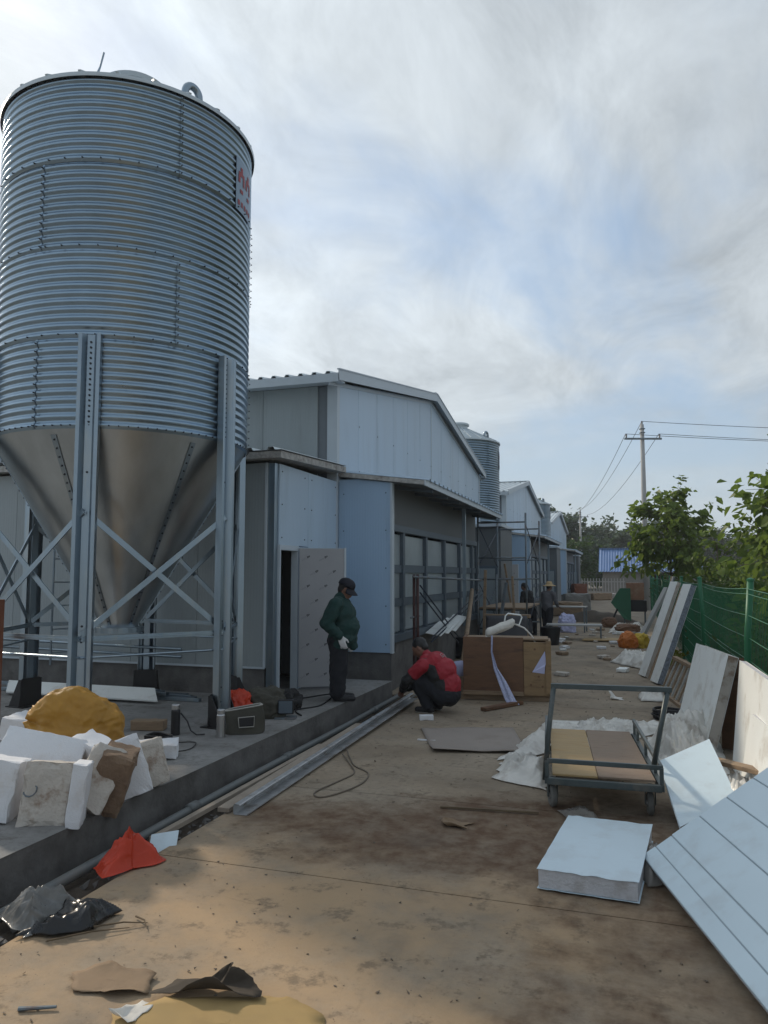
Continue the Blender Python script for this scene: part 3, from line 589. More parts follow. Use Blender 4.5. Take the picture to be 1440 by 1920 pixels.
# ------------------------------------------------------------------ sheds
SO = (-4.45, 17.4, 0.0)                # shed origin: under the ridge, in the plane of the gable
def shed():
    root = empty('poultry_shed', SO, 'white panel poultry shed with an open door and a man standing outside', 'shed', 'row of poultry sheds along the road')
    def B(name, lo, hi, m, bevel=0.0, parent=root):
        return MB().box(sub(lo, SO), sub(hi, SO)).build(name, m, parent, bevel=bevel)
    X, YN, YF, YR = -4.45, 11.2, 23.6, 17.4
    ze, zr = 5.0, 6.08
    def ztop(y): return ze + (zr - ze) * (1 - abs(y - YR) / (YR - YN)) - 0.06
    # gable panels
    n = 12; w = (YF - YN) / n
    for i in range(n):
        y0 = YN + w * i + .004; y1 = YN + w * (i + 1) - .004; ym = (y0 + y1) / 2
        poly = [(X, y0, .2), (X, y1, .2), (X, y1, ztop(y1))] + ([(X, YR, ztop(YR))] if y0 < YR < y1 else []) + [(X, y0, ztop(y0))]
        MB().prism([sub(p, SO) for p in poly], (-.08, 0, 0)).build('gable_panel', M_blue, root, bevel=.004)
    # long wall panels facing the silo side
    x = X - .34
    for i in range(11):
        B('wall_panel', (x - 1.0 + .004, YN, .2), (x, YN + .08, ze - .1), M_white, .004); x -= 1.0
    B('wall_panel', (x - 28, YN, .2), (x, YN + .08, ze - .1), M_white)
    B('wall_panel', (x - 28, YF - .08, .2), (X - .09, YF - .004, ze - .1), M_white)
    B('corner_recess', (X - .34, YN + .03, .2), (X - .16, YN + .09, ze - .1), M_gap_dark)
    B('corner_trim', (X - .165, YN - .012, .2), (X + .004, YN + .07, ze - .06), M_trim, .004)
    B('corner_trim', (X + .001, YN - .012, 3.3), (X + .012, YN + .10, ze - .05), M_trim)
    B('corner_trim', (X + .001, YF - .10, 3.3), (X + .012, YF + .012, ze - .05), M_trim)
    B('ridge_joint_trim', (X + .001, YR - .025, 3.3), (X + .010, YR + .025, zr - .08), M_trim)
    # roof: two ribbed slopes
    for sgn in (-1, 1):
        ye = YR + sgn * (YR - YN + .32); zee = ze - (.32) * (zr - ze) / (YR - YN) + .06
        pr = []; xx = X + .16
        for i in range(52):
            for dx, dz in ((0, 0), (.14, 0), (.165, .04), (.215, .04), (.24, 0)): pr.append((xx - dx, YR, zr + .03 + dz))
            xx -= .24
        d = (0, ye - YR, zee - zr - .03)
        MB().strip([sub(p, SO) for p in pr], d).build('roof_slope', M_roof, root, solid=.012, fix=False)
        MB().slab(sub((xx, YR, zr + .03), SO), (-24, 0, 0), d, .04).build('roof_slope', M_roof, root)
        # soffit and eave fascia
        yi = YR + sgn * (YR - YN)
        lo = (X - 38, min(ye, yi), zee - .13); hi = (X + .15, max(ye, yi) if sgn < 0 else max(ye, yi), zee - .02)
        B('eave_soffit', (X - 38, min(ye, yi) + .02, zee - .10), (X + .14, max(ye, yi) - .0, zee - .05), M_trim)
        B('eave_fascia', (X - 38, min(ye, ye + sgn * .02), zee - .14), (X + .15, max(ye, ye + sgn * .02), zee - .004), M_trim)
        # verge trim along the gable slope
        a = Vector(sub((X + .16, YR, zr + .0), SO)); b = Vector(sub((X + .16, ye, zee - .03), SO))
        MB().bar(a, b, .012, .17).build('verge_trim', M_trim, root)
        MB().bar(a + Vector((-.006, 0, .095)), b + Vector((-.006, 0, .095)), .05, .02).build('verge_cap', M_trim, root)
        MB().bar(a + Vector((-.16, 0, -.13)), b + Vector((-.16, 0, -.13)), .03, .05).build('verge_batten', M_trim, root)
    MB().bar(sub((X + .17, YR, zr + .09), SO), sub((X - 38, YR, zr + .09), SO), .3, .03).build('ridge_cap', M_roof, root)
    # lean-to beside the silo: panels on a dark base
    x = -4.57
    for i in range(12):
        B('lean_to_panel', (x - 1.05 + .004, 9.0, .57), (x, 9.08, 3.3), M_white, .004); x -= 1.05
    B('lean_to_panel', (x - 25, 9.0, .57), (x, 9.08, 3.3), M_white)
    B('lean_to_base', (x - 25, 9.03, .19), (-4.6, 9.5, .57), M_conc_dark)
    B('base_flashing', (x - 25, 8.99, .555), (-4.58, 9.01, .58), M_trim)
    B('corner_post', (-4.57, 9.02, .2), (-4.47, 9.12, 3.3), M_leg, .004)
    B('lean_to_edge_trim', (-4.60, 8.985, .57), (-4.572, 9.0, 3.3), M_trim)
    sc_ = MB()
    for y in (9.2, 9.95, 10.2, 11.15):
        for z in (2.3, 2.75, 3.2): sc_.box(sub((X + .0005, y - .008, z - .008), SO), sub((X + .008, y + .008, z + .008), SO))
    for x_ in (-4.36, -3.64):
        for z in (.7, 1.3, 1.9, 2.5, 3.1): sc_.box(sub((x_ - .008, 11.292, z - .008), SO), sub((x_ + .008, 11.3, z + .008), SO))
    for i in range(n + 1):
        for z in (3.6, 4.4): sc_.box(sub((X + .0005, YN + .06 + i * w * .985 - .009, z - .009), SO), sub((X + .009, YN + .06 + i * w * .985 + .009, z + .009), SO))
    sc_.build('screw_heads', M_bolt, root)['kind'] = 'stuff'
    # lean-to roof slab with raw foam edge and ribs
    rf = MB().prism([sub(p, SO) for p in ((-35, 8.8, 3.33), (-35, 11.19, 3.44), (-35, 11.19, 3.53), (-35, 8.8, 3.42))], (30.72, 0, 0)).build('lean_to_roof', M_foamedge, root)
    sk = MB(); xx = -4.3
    for i in range(40):
        a = Vector(sub((xx - .12, 8.78, 3.435), SO)); d = Vector((0, 2.4, .11))
        sk.strip([a + Vector((q, 0, z)) for q, z in ((-.16, 0), (-.06, 0), (-.035, .04), (.035, .04), (.06, 0), (.16, 0))], d); xx -= .32
    sk.build('lean_to_roof_skin', M_roof, root, solid=.004, fix=False)
    # road-side wall of the lean-to with the doorway
    B('door_head_panel', (X - .08, 9.125, 2.2), (X, 10.08, 3.3), M_blue, .004)
    B('side_panel', (X - .08, 9.74, .2), (X - .003, 10.08, 2.19), M_blue)
    B('side_panel', (X - .08, 10.088, .2), (X, 11.29, 3.3), M_blue, .004)
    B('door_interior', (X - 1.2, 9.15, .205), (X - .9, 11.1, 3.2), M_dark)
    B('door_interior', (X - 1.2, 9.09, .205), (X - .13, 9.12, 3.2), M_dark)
    fr = MB()
    fr.box(sub((X - .09, 9.125, .2), SO), sub((X + .015, 9.16, 2.2), SO)); fr.box(sub((X - .09, 9.70, .2), SO), sub((X + .015, 9.735, 2.2), SO)); fr.box(sub((X - .09, 9.16, 2.13), SO), sub((X + .015, 9.70, 2.2), SO))
    fr.build('door_frame', M_trim, root, bevel=.003)
    hinge = Vector(sub((X + .02, 9.73, .23), SO)); dv = Vector((.86, .50, 0)).normalized(); nv = Vector((dv.y, -dv.x, 0))
    leaf = MB().slab(hinge, dv * .64, (0, 0, 1.94), .045).build('door_leaf', M_film_door, root, bevel=.003)
    MB().slab(hinge + dv * .642 - nv * .004 + Vector((0, 0, -.01)), dv * .028, (0, 0, 1.96), .054).build('leaf_edge', M_trim, leaf)
    pk, pg = MB(), MB()
    face = hinge + nv * .047
    def mark(u, z, s=1.0):
        c = face + dv * u + Vector((0, 0, z)); ax = (dv * math.cos(R(24)) + Vector((0, 0, math.sin(R(24))))); up = nv.cross(ax).normalized() * -1
        if up.z < 0: up = -up
        for k in range(4):      # pale slanted letters
            q = c + ax * (.022 * k * s)
            pg.slab(q, ax * .004 * s, up * (.02 + .006 * (k % 2)) * s, -.001); pg.slab(q + up * .009 * (k % 3) * s, ax * .014 * s, up * .003 * s, -.001)
        q = c + ax * .095 * s
        for dx, dz, wx, hz in ((0, 0, .008, .03), (.02, .004, .008, .03), (.0, .026, .026, .007), (.004, .010, .02, .006), (.034, .012, .012, .02)):
            pk.slab(q + ax * dx * s + up * dz * s, ax * wx * s, up * hz * s, -.001)
    rr = random.Random(3)
    for row in range(9):
        for k in range(3):
            u = .04 + .25 * k + (.12 if row % 2 else 0)
            if u < .50: mark(u, .12 + .205 * row, .9)
    pg.build('film_print', M_print_g, leaf)['kind'] = 'stuff'; pk.build('film_logo', M_print_k, leaf)['kind'] = 'stuff'
    # end panel of the cooling chamber
    B('end_panel', (X + .004, 11.3, .57), (-3.57, 11.36, 3.34), M_blue_shaded, .004)
    B('end_panel_trim', (-3.569, 11.292, .56), (-3.53, 11.40, 3.36), M_trim, .003)
    B('end_base', (X + .01, 11.33, -.05), (-3.56, 11.6, .565), M_conc_dark)
    # canopy over the cooling pads
    cz0, cz1 = 3.46, 3.27
    MB().prism([sub(p, SO) for p in ((X + .015, 11.24, cz0 - .07), (-2.98, 11.24, cz1 - .07), (-2.98, 11.24, cz1), (X + .015, 11.24, cz0))], (0, 7.42, 0)).build('canopy_slab', M_foamedge, root)
    cs = MB(); yy = 11.26
    while yy < 18.6:
        a = Vector(sub((X + .015, yy + .15, cz0 + .008), SO)); d = Vector((1.50, 0, cz1 - cz0 - .002))
        cs.strip([a + Vector((0, q, z)) for q, z in ((-.15, 0), (-.06, 0), (-.035, .035), (.035, .035), (.06, 0), (.15, 0))], d); yy += .3
    cs.build('canopy_skin', M_blue, root, solid=.005, fix=False)
    MB().prism([sub(p, SO) for p in ((X + .02, 11.26, cz0 - .08), (-3.0, 11.26, cz1 - .08), (-3.0, 11.26, cz1 - .073), (X + .02, 11.26, cz0 - .073))], (0, 7.38, 0)).build('canopy_shade_sheet', M_shade_grey, root)  # thin dark sheet added so the canopy underside reads as shaded
    B('canopy_edge_trim', (-2.985, 11.23, cz1 - .085), (-2.965, 18.67, cz1 + .012), M_trim)
    for i in range(7): MB().bar(sub((X + .05, 11.9 + i * 1.05, cz0 - .11), SO), sub((-3.02, 11.9 + i * 1.05, cz1 - .10), SO), .05, .06).build('canopy_purlin', M_padframe, root)
    # pad wall
    PX = -3.62
    B('pad_header_panel', (PX - .08, 11.42, 2.62), (PX, 18.6, 3.30), M_shade_grey)  # header coloured dark for the shade under the canopy
    B('pad_header_rail', (PX - .04, 11.42, 2.50), (PX + .06, 18.6, 2.61), M_padframe, .004)
    B('pad_sill', (PX - .06, 11.42, .72), (PX + .10, 18.6, .84), M_padframe, .004)
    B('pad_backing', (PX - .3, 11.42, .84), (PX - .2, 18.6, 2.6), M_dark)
    B('pad_base_wall', (PX - .3, 11.61, -.05), (PX + .04, 18.6, .715), M_conc_dark)
    mull = [11.48, 12.1, 13.6, 15.1, 16.6, 18.0, 18.55]
    for y in mull: B('mullion', (PX - .06, y - .055, .845), (PX + .05, y + .055, 2.495), M_padframe, .003)
    rows = [(.86, 1.27), (1.41, 1.82), (1.96, 2.46)]
    for z0, z1 in ((1.275, 1.405), (1.825, 1.955)):
        for a, b in zip(mull, mull[1:]): B('transom', (PX - .05, a + .06, z0), (PX + .02, b - .06, z1), M_padframe)
    for a, b in zip(mull, mull[1:]):
        for z0, z1 in rows: B('pad_pane', (PX - .04, a + .06, z0), (PX - .015 + random.uniform(-.006, .006), b - .06, z1), M_pane)
    MB().bar(sub((-3.28, 15.6, .72), SO), sub((-3.28, 15.6, 3.2), SO), .07, .07).build('canopy_post', M_leg, root)
    # porch box beyond the canopy with a framed door
    B('porch_wall', (X + .005, 21.3, .0), (-3.42, 21.38, 3.15), M_shade_grey)
    B('porch_wall', (-3.5, 21.385, .0), (-3.42, 23.5, 3.15), M_shade_grey)
    B('porch_roof', (X + .005, 21.1, 3.16), (-3.36, 23.58, 3.24), M_trim)
    B('porch_door_frame', (-4.16, 21.27, .1), (-3.5, 21.295, 2.05), M_padframe)
    B('porch_door', (-4.08, 21.25, .15), (-3.58, 21.268, 1.97), M_pane)
    B('foundation', (X - 34, YN - .02, -.12), (X + .02, YF + .02, .195), M_conc_dark)
    return root
shed1 = shed()
sh2 = copy_tree(shed1); sh2.location = (SO[0], SO[1] + 17.9, 0); sh2['label'] = 'white gabled shed beyond the scaffold, between two silos'
sh3 = copy_tree(shed1); sh3.location = (SO[0], SO[1] + 35.8, 0); sh3['label'] = 'farthest bluish shed of the row, beside the far utility pole'

# ------------------------------------------------------------------ people
def hull(pts):
    bm = bmesh.new()
    for p in pts: bm.verts.new(p)
    bmesh.ops.convex_hull(bm, input=bm.verts)
    bm.verts.ensure_lookup_table(); bm.verts.index_update()
    used = sorted({v.index for f in bm.faces for v in f.verts}); mp = {k: i for i, k in enumerate(used)}
    vs = [bm.verts[i].co.copy() for i in used]; fs = [tuple(mp[v.index] for v in f.verts) for f in bm.faces]
    bm.free(); return vs, fs
_ico = None
def ico():
    global _ico
    if _ico is None:
        bm = bmesh.new(); bmesh.ops.create_icosphere(bm, subdivisions=3, radius=1.0)
        _ico = ([v.co.copy() for v in bm.verts], [tuple(v.index for v in f.verts) for f in bm.faces]); bm.free()
    return _ico
def person(loc, rz, label, prims, mats, voxel=0.0085, group=None, scale=1.0):
    """prims: (tag, 'cap', p0, r0, p1, r1) or (tag, 'ell', centre, radii, euler). One continuous skin, coloured by the nearest primitive."""
    root = empty('person', loc, label, 'person', group, rz); root.scale = (scale,) * 3
    iv, jf = ico(); mb = MB()
    for p in prims:
        if p[1] == 'cap':
            a, ra, b, rb = Vector(p[2]), p[3], Vector(p[4]), p[5]
            mb.add(*hull([a + v * ra for v in iv] + [b + v * rb for v in iv]))
        else:
            c, rad, eu = Vector(p[2]), p[3], Euler(p[4] if len(p) > 4 else (0, 0, 0)).to_matrix()
            mb.add([c + eu @ Vector((v.x * rad[0], v.y * rad[1], v.z * rad[2])) for v in iv], jf)
    tmp = bpy.data.objects.new('tmp', mb.mesh('tmp', list(mats.values())[0])); COL.objects.link(tmp)
    rm = tmp.modifiers.new('r', 'REMESH'); rm.mode = 'VOXEL'; rm.voxel_size = voxel
    smo = tmp.modifiers.new('s', 'SMOOTH'); smo.iterations = 3; smo.factor = 0.5
    dg = bpy.context.evaluated_depsgraph_get(); me = bpy.data.meshes.new_from_object(tmp.evaluated_get(dg)); bpy.data.objects.remove(tmp)
    # cloth folds
    n = len(me.vertices); co = np.empty(n * 3); me.vertices.foreach_get('co', co); co = co.reshape(-1, 3)
    names = list(mats); me.materials.clear()
    for k in names: me.materials.append(mats[k])
    def sd(P):
        best = np.full(len(P), 1e9); idx = np.zeros(len(P), int)
        for p in prims:
            if p[1] == 'cap':
                a = np.array(p[2]); b = np.array(p[4]); d = b - a; t = np.clip(((P - a) @ d) / max(d @ d, 1e-9), 0, 1)
                q = np.linalg.norm(P - (a + t[:, None] * d), axis=1) - (p[3] + (p[5] - p[3]) * t)
            else:
                eu = np.array(Euler(p[4] if len(p) > 4 else (0, 0, 0)).to_matrix()); l = (P - np.array(p[2])) @ eu / np.array(p[3]); k = np.linalg.norm(l, axis=1)
                q = (k - 1) * min(p[3]) * 1.0
            s = q < best; best[s] = q[s]; idx[s] = names.index(p[0])
        return idx
    vi = sd(co); cloth = [i for i, k in enumerate(names) if k in ('jacket', 'trousers', 'side')]
    me.vertices.foreach_get('co', (cc := np.empty(n * 3))); nr = np.empty(n * 3); me.vertices.foreach_get('normal', nr); nr = nr.reshape(-1, 3)
    for i in range(n):
        if vi[i] in cloth:
            p = co[i]; f = mn.noise(Vector((p[0] * 8 + p[2] * 4, p[1] * 8, p[2] * 9))) * .012 + (1 - abs(mn.noise(Vector((p[0] * 13 - p[2] * 6, p[1] * 13, p[2] * 12 + 5))) * 2)) * .008
            co[i] += nr[i] * f
    me.vertices.foreach_set('co', co.ravel())
    nf = len(me.polygons); ce = np.empty(nf * 3); me.polygons.foreach_get('center', ce)
    me.polygons.foreach_set('material_index', sd(ce.reshape(-1, 3)).astype(np.int32)); me.polygons.foreach_set('use_smooth', [True] * nf); me.update()
    obj('body', me, root)
    return root
def hand(tag_, w, d, side, up, s=1.0, curl=0.6):
    """palm and five fingers; w wrist, d direction of the fingers, side thumb side, up back of the hand"""
    w, d, side, up = Vector(w), Vector(d).normalized(), Vector(side).normalized(), Vector(up).normalized(); P = []
    for k in (-1, 0, 1): P.append((tag_, 'cap', w + side * .018 * k * s, .017 * s, w + d * .075 * s + side * .024 * k * s, .015 * s))
    for k, l in ((-1.5, .055), (-.5, .068), (.5, .075), (1.5, .068)):
        a = w + d * .08 * s + side * .019 * k * s; b = a + (d * math.cos(curl * .5) - up * math.sin(curl * .5)) * l * .55 * s; c = b + (d * math.cos(curl * 1.5) - up * math.sin(curl * 1.5)) * l * .5 * s
        P += [(tag_, 'cap', a, .0105 * s, b, .010 * s), (tag_, 'cap', b, .010 * s, c, .0085 * s)]
    a = w + d * .02 * s + side * .034 * s; b = a + (d * .7 + side * .6 - up * .2) * .045 * s; c = b + (d * .95 + side * .1 - up * .3) * .03 * s
    P += [(tag_, 'cap', a, .013 * s, b, .0115 * s), (tag_, 'cap', b, .0115 * s, c, .0095 * s)]
    return P
def head(c, fwd, up, s=1.0, hair='hair', hairline=True):
    """skull, face, nose, brow, chin, ears, neck hair; fwd and up orient it"""
    c, f, u = Vector(c), Vector(fwd).normalized(), Vector(up).normalized(); l = u.cross(f).normalized()
    def at(a, b, d): return c + (f * a + l * b + u * d) * s
    rot = Matrix((f, l, u)).transposed().to_euler()
    P = [('skin', 'ell', at(.012, 0, -.02), (.088 * s, .070 * s, .105 * s), rot),
         ('skin', 'ell', at(.045, 0, -.075), (.045 * s, .042 * s, .038 * s), rot),
         ('skin', 'cap', at(.088, 0, .0), .009 * s, at(.108, 0, -.036), .014 * s),
         ('skin', 'cap', at(.078, -.03, .018), .012 * s, at(.078, .03, .018), .012 * s),
         ('skin', 'cap', at(.090, -.016, -.063), .007 * s, at(.090, .016, -.063), .007 * s)]
    for sg in (-1, 1): P.append(('skin', 'ell', at(-.005, .074 * sg, -.02), (.016 * s, .008 * s, .03 * s), rot))
    if hairline:
        P += [(hair, 'ell', at(-.022, 0, .03), (.092 * s, .079 * s, .088 * s), rot), (hair, 'ell', at(-.055, 0, -.02), (.05 * s, .066 * s, .07 * s), rot)]
    return P

# standing man: x = the way he faces, z up, feet at 0
def standing_man():
    P = []
    for sg in (-1, 1):
        y = .09 * sg; dx = -.02 if sg > 0 else .02
        P += [('trousers', 'cap', (-.02, y * .9, .74), .125, (dx - .02, y, .42), .105), ('trousers', 'cap', (dx - .02, y, .42), .105, (dx - .04, y, .10), .09),
              ('shoe', 'cap', (dx - .06, y, .045), .048, (dx + .16, y * 1.25, .036), .036), ('shoe', 'ell', (dx - .01, y, .055), (.08, .05, .055))]
    P += [('trousers', 'ell', (-.02, 0, .75), (.15, .18, .13)),
          ('jacket', 'cap', (.0, -.09, .72), .125, (.0, .09, .72), .125), ('jacket', 'ell', (.03, 0, .78), (.19, .215, .13)), ('jacket', 'ell', (.05, 0, .92), (.195, .21, .19)), ('jacket', 'ell', (.02, 0, 1.08), (.175, .215, .19)), ('jacket', 'ell', (.0, 0, 1.18), (.145, .20, .13)),
          ('jacket', 'cap', (-.02, -.15, 1.225), .085, (-.02, .15, 1.225), .085), ('jacket', 'cap', (-.015, 0, 1.26), .08, (.02, 0, 1.325), .07),
          ('jacket', 'cap', (.10, .06, 1.15), .05, (.165, .04, .68), .05), ('jacket', 'cap', (.10, -.06, 1.15), .05, (.165, -.04, .68), .05)]
    P += [('jacket', 'cap', (-.03, -.215, 1.21), .09, (-.15, -.265, .985), .08), ('jacket', 'cap', (-.15, -.265, .985), .078, (.0, -.25, .845), .056), ('jacket', 'cap', (.0, -.25, .845), .058, (.012, -.248, .835), .058)]
    P += hand('glove', (.03, -.249, .815), (.35, .05, -.95), (1, 0, .2), (0, -1, 0), 1.1, .5)
    P += [('jacket', 'cap', (-.01, .215, 1.21), .085, (-.05, .27, .97), .07), ('jacket', 'cap', (-.05, .27, .97), .068, (.06, .25, .76), .052)]
    P += hand('glove', (.075, .248, .73), (.2, 0, -1), (1, 0, 0), (0, 1, 0), 1.0, .5)
    P += [('skin', 'cap', (.015, 0, 1.27), .058, (.05, 0, 1.36), .055)]
    P += head((.08, 0, 1.415), (.90, 0, -.42), (.42, 0, .90), 1.06)
    r = person((-3.53, 9.05, .205), R(14), 'standing man in green jacket and navy cap looking down by the open door', P,
               {'jacket': M_jgreen, 'trousers': M_navy, 'shoe': M_shoe, 'glove': M_glove, 'skin': M_skin, 'hair': M_hair})
    # cap with brim
    f = Vector((.90, 0, -.42)).normalized(); u = Vector((.42, 0, .90)).normalized(); l = Vector((0, 1, 0)); c = Vector((.078, 0, 1.437))
    mb = MB()
    prof = []
    def pt(a, b, d): return c + f * a + l * b + u * d
    n = 24; rows = 8; vs = []; fs = []
    for j in range(rows + 1):
        t = j / rows * math.pi / 2
        for k in range(n):
            an = 2 * math.pi * k / n; vs.append(pt(-.005 + .112 * math.cos(an) * math.cos(t), .096 * math.sin(an) * math.cos(t), .015 + .094 * math.sin(t) ** .8 if t else .0))
    for j in range(rows): fs += [(j * n + k, j * n + (k + 1) % n, (j + 1) * n + (k + 1) % n, (j + 1) * n + k) for k in range(n)]
    mb.add(vs, fs)
    cap = mb.build('cap', M_navycap, r, smooth=True, solid=.006, fix=False)
    br = MB()
    def brim(uu, vv):
        an = (uu - .5) * R(150); rad = .10 + .085 * vv * math.cos(an * .9)
        return pt(-.005 + rad * math.cos(an), .9 * rad * math.sin(an) * (1 - .1 * vv), .008 - .05 * vv * (1 - .0) - .25 * (rad * math.sin(an)) ** 2 * 8)
    br.grid(brim, 16, 5).build('brim', M_navycap, cap, smooth=True, solid=.006)
    return r
standing_man()

# crouching man: x = the way he faces (towards the trench)
def crouching_man():
    P = []
    for sg in (-1, 1):
        y = .13 * sg
        hip = (-.17, .09 * sg, .235); knee = (.21, y * 1.15, .46); ank = (.02, y, .10)
        P += [('trousers', 'cap', hip, .13, knee, .092), ('trousers', 'cap', knee, .092, ank, .07),
              ('shoe', 'cap', (-.03, y, .05), .042, (.17, y * 1.1, .042), .036), ('sole', 'cap', (-.04, y, .018), .02, (.18, y * 1.1, .016), .02)]
    P += [('trousers', 'ell', (-.20, 0, .24), (.17, .20, .15)),
          ('side', 'ell', (-.15, 0, .36), (.17, .205, .17)), ('side', 'ell', (-.08, 0, .50), (.175, .215, .18)), ('side', 'ell', (.0, 0, .60), (.15, .22, .15)),
          ('jacket', 'ell', (-.215, 0, .36), (.155, .175, .19)), ('jacket', 'ell', (-.145, 0, .53), (.165, .195, .18)), ('jacket', 'ell', (-.03, 0, .66), (.135, .205, .12)),
          ('side', 'cap', (.05, -.15, .625), .09, (.05, .15, .625), .09), ('jacket', 'cap', (.06, -.11, .67), .08, (.06, .11, .67), .08), ('jacket', 'cap', (.06, 0, .70), .068, (.11, 0, .745), .062)]
    for sg, el, wr in ((1, (.27, .25, .42), (.40, .10, .28)), (-1, (.26, -.24, .42), (.40, -.06, .26))):
        P += [('jacket', 'cap', (.06, .21 * sg, .62), .088, tuple(.55 * a + .45 * b for a, b in zip(el, (.06, .21 * sg, .62))), .08), ('side', 'cap', tuple(.55 * a + .45 * b for a, b in zip(el, (.06, .21 * sg, .62))), .074, el, .066), ('side', 'cap', el, .064, wr, .046)]
        P += hand('skin', wr, (.8, -.3 * sg, -.5), (.2, -.9 * sg, .3), (.3, .2 * sg, .9), 1.0, .9)
    P += [('skin', 'cap', (.10, 0, .70), .056, (.165, 0, .775), .055)]
    P += head((.205, 0, .83), (.80, .12, -.60), (.60, 0, .80), 1.1)
    root = person((-2.47, 9.72, 0.0), R(170), 'crouching man in red and black jacket working at the trench', P,
                  {'jacket': M_jred, 'side': M_jblack, 'trousers': M_navy, 'shoe': M_shoe, 'sole': M_sole, 'skin': M_skin, 'hair': M_hair}, scale=1.0)
    # small white lettering across the shoulders
    cu = bpy.data.curves.new('lettering', 'FONT'); cu.body = 'Gpp'; cu.size = .085; cu.extrude = .001; cu.align_x = 'CENTER'
    cu.materials.append(M_glove); t = bpy.data.objects.new('lettering', cu); COL.objects.link(t)
    dg = bpy.context.evaluated_depsgraph_get(); bpy.context.view_layer.update(); me = bpy.data.meshes.new_from_object(t.evaluated_get(dg)); bpy.data.objects.remove(t)
    body = root.children[0]
    bvh = None
    from mathutils.bvhtree import BVHTree
    bmm = bmesh.new(); bmm.from_mesh(body.data); bvh = BVHTree.FromBMesh(bmm)
    nrm = Vector((-.62, .10, .78)).normalized(); right = Vector((0, -1, 0)); right = (right - nrm * right.dot(nrm)).normalized(); upv = nrm.cross(right)
    o = Vector((-.12, -.02, .68))
    for v in me.vertices:
        p = o + right * v.co.x + upv * v.co.y
        hit = bvh.ray_cast(p + nrm * .3, -nrm)
        v.co = (hit[0] if hit[0] else p) + nrm * .004
    bmm.free()
    obj('jacket_lettering', me, root)['kind'] = 'stuff'
crouching_man()

def far_worker(loc, rz, label, jacket, hat=None, bend=0.0, h=1.0):
    P = []
    for sg in (-1, 1):
        y = .10 * sg
        P += [('trousers', 'cap', (0, y, .82), .11, (.03 * sg, y, .45), .08), ('trousers', 'cap', (.03 * sg, y, .45), .078, (-.01 + .05 * sg, y, .1), .06), ('shoe', 'cap', (-.04 + .05 * sg, y, .045), .045, (.14 + .05 * sg, y, .035), .035)]
    ca, sa = math.cos(bend), math.sin(bend)
    def T(x, y, z): return (x * ca + z * sa, y, .86 + z * ca - x * sa)
    P += [('jacket', 'ell', T(0, 0, .04), (.14, .18, .15)), ('jacket', 'cap', T(0, 0, .1), .155, T(0, 0, .36), .16), ('jacket', 'cap', T(0, -.15, .44), .075, T(0, .15, .44), .075), ('skin', 'cap', T(0, 0, .48), .052, T(.02, 0, .58), .05)]
    for sg in (-1, 1):
        P += [('jacket', 'cap', T(0, .19 * sg, .43), .07, T(.10, .25 * sg, .17), .058), ('jacket', 'cap', T(.10, .25 * sg, .17), .056, T(.30, .16 * sg, .10), .042)]
        P += hand('skin', T(.33, .15 * sg, .10), (1, 0, -.3), (0, -sg, .2), (.2, 0, 1), 1.0, .7)
    hc = T(.04, 0, .66); P += head(hc, (math.cos(bend * .8), 0, -math.sin(bend * .8) - .2), (math.sin(bend * .8) + .2, 0, math.cos(bend * .8)))
    r = person(loc, rz, label, P, {'jacket': jacket, 'trousers': M_navy, 'shoe': M_shoe, 'skin': M_skin, 'hair': M_hair}, voxel=.016, scale=h)
    if hat:
        MB().lathe([(.0, .13), (.07, .125), (.095, .06), (.10, .03), (.20, -.01), (.205, -.015)], 24, c=(hc[0] - .01, hc[1], hc[2] + .03)).build('hat', hat, r, smooth=True, solid=.006)
    return r
far_worker((-2.75, 22.6, 0), R(150), 'worker in dark clothes bending behind the tall scaffold', M_jblack, None, .35, .98)
far_worker((-2.25, 22.3, 0), R(60), 'worker in grey top and straw hat beside the scaffold', M_grey, M_straw, .15, .96)

# ------------------------------------------------------------------ scaffolds
def scaffold_tower():
    root = empty('scaffold_tower', (-2.88, 19.5, 0), 'two-storey steel tube scaffold tower on the road beside the canopy', 'scaffold')
    o = Vector((-2.88, 19.5, 0))
    def t(name, a, b, r=.024, m=M_scaf): MB().tube([Vector(a) - o, Vector(b) - o], r, 8).build(name, m, root, smooth=True)
    xs, ys = (-3.46, -2.30), (18.1, 21.0)
    for y in ys:
        for x in xs: t('standard', (x, y, 0), (x, y, 3.28))
        for z in (.5, .95, 1.68, 2.2, 3.06): t('ledger', (xs[0], y, z), (xs[1], y, z), .02)
    for x in xs:
        t('cross_brace', (x, ys[0], .5), (x, ys[1], 1.6), .011, M_brace); t('cross_brace', (x, ys[0], 1.6), (x, ys[1], .5), .011, M_brace)
        t('cross_brace', (x, ys[0], 2.0), (x, ys[1], 3.0), .011, M_brace); t('cross_brace', (x, ys[0], 3.0), (x, ys[1], 2.0), .011, M_brace)
    for x in xs:
        for y in ys: MB().box((x - .06 - o.x, y - .06 - o.y, 0), (x + .06 - o.x, y + .06 - o.y, .012)).build('base_plate', M_scaf, root)
    MB().box((-3.44 - o.x, 18.0 - o.y, .97), (-2.32 - o.x, 21.1 - o.y, 1.01)).build('deck_board', M_wood, root)
scaffold_tower()
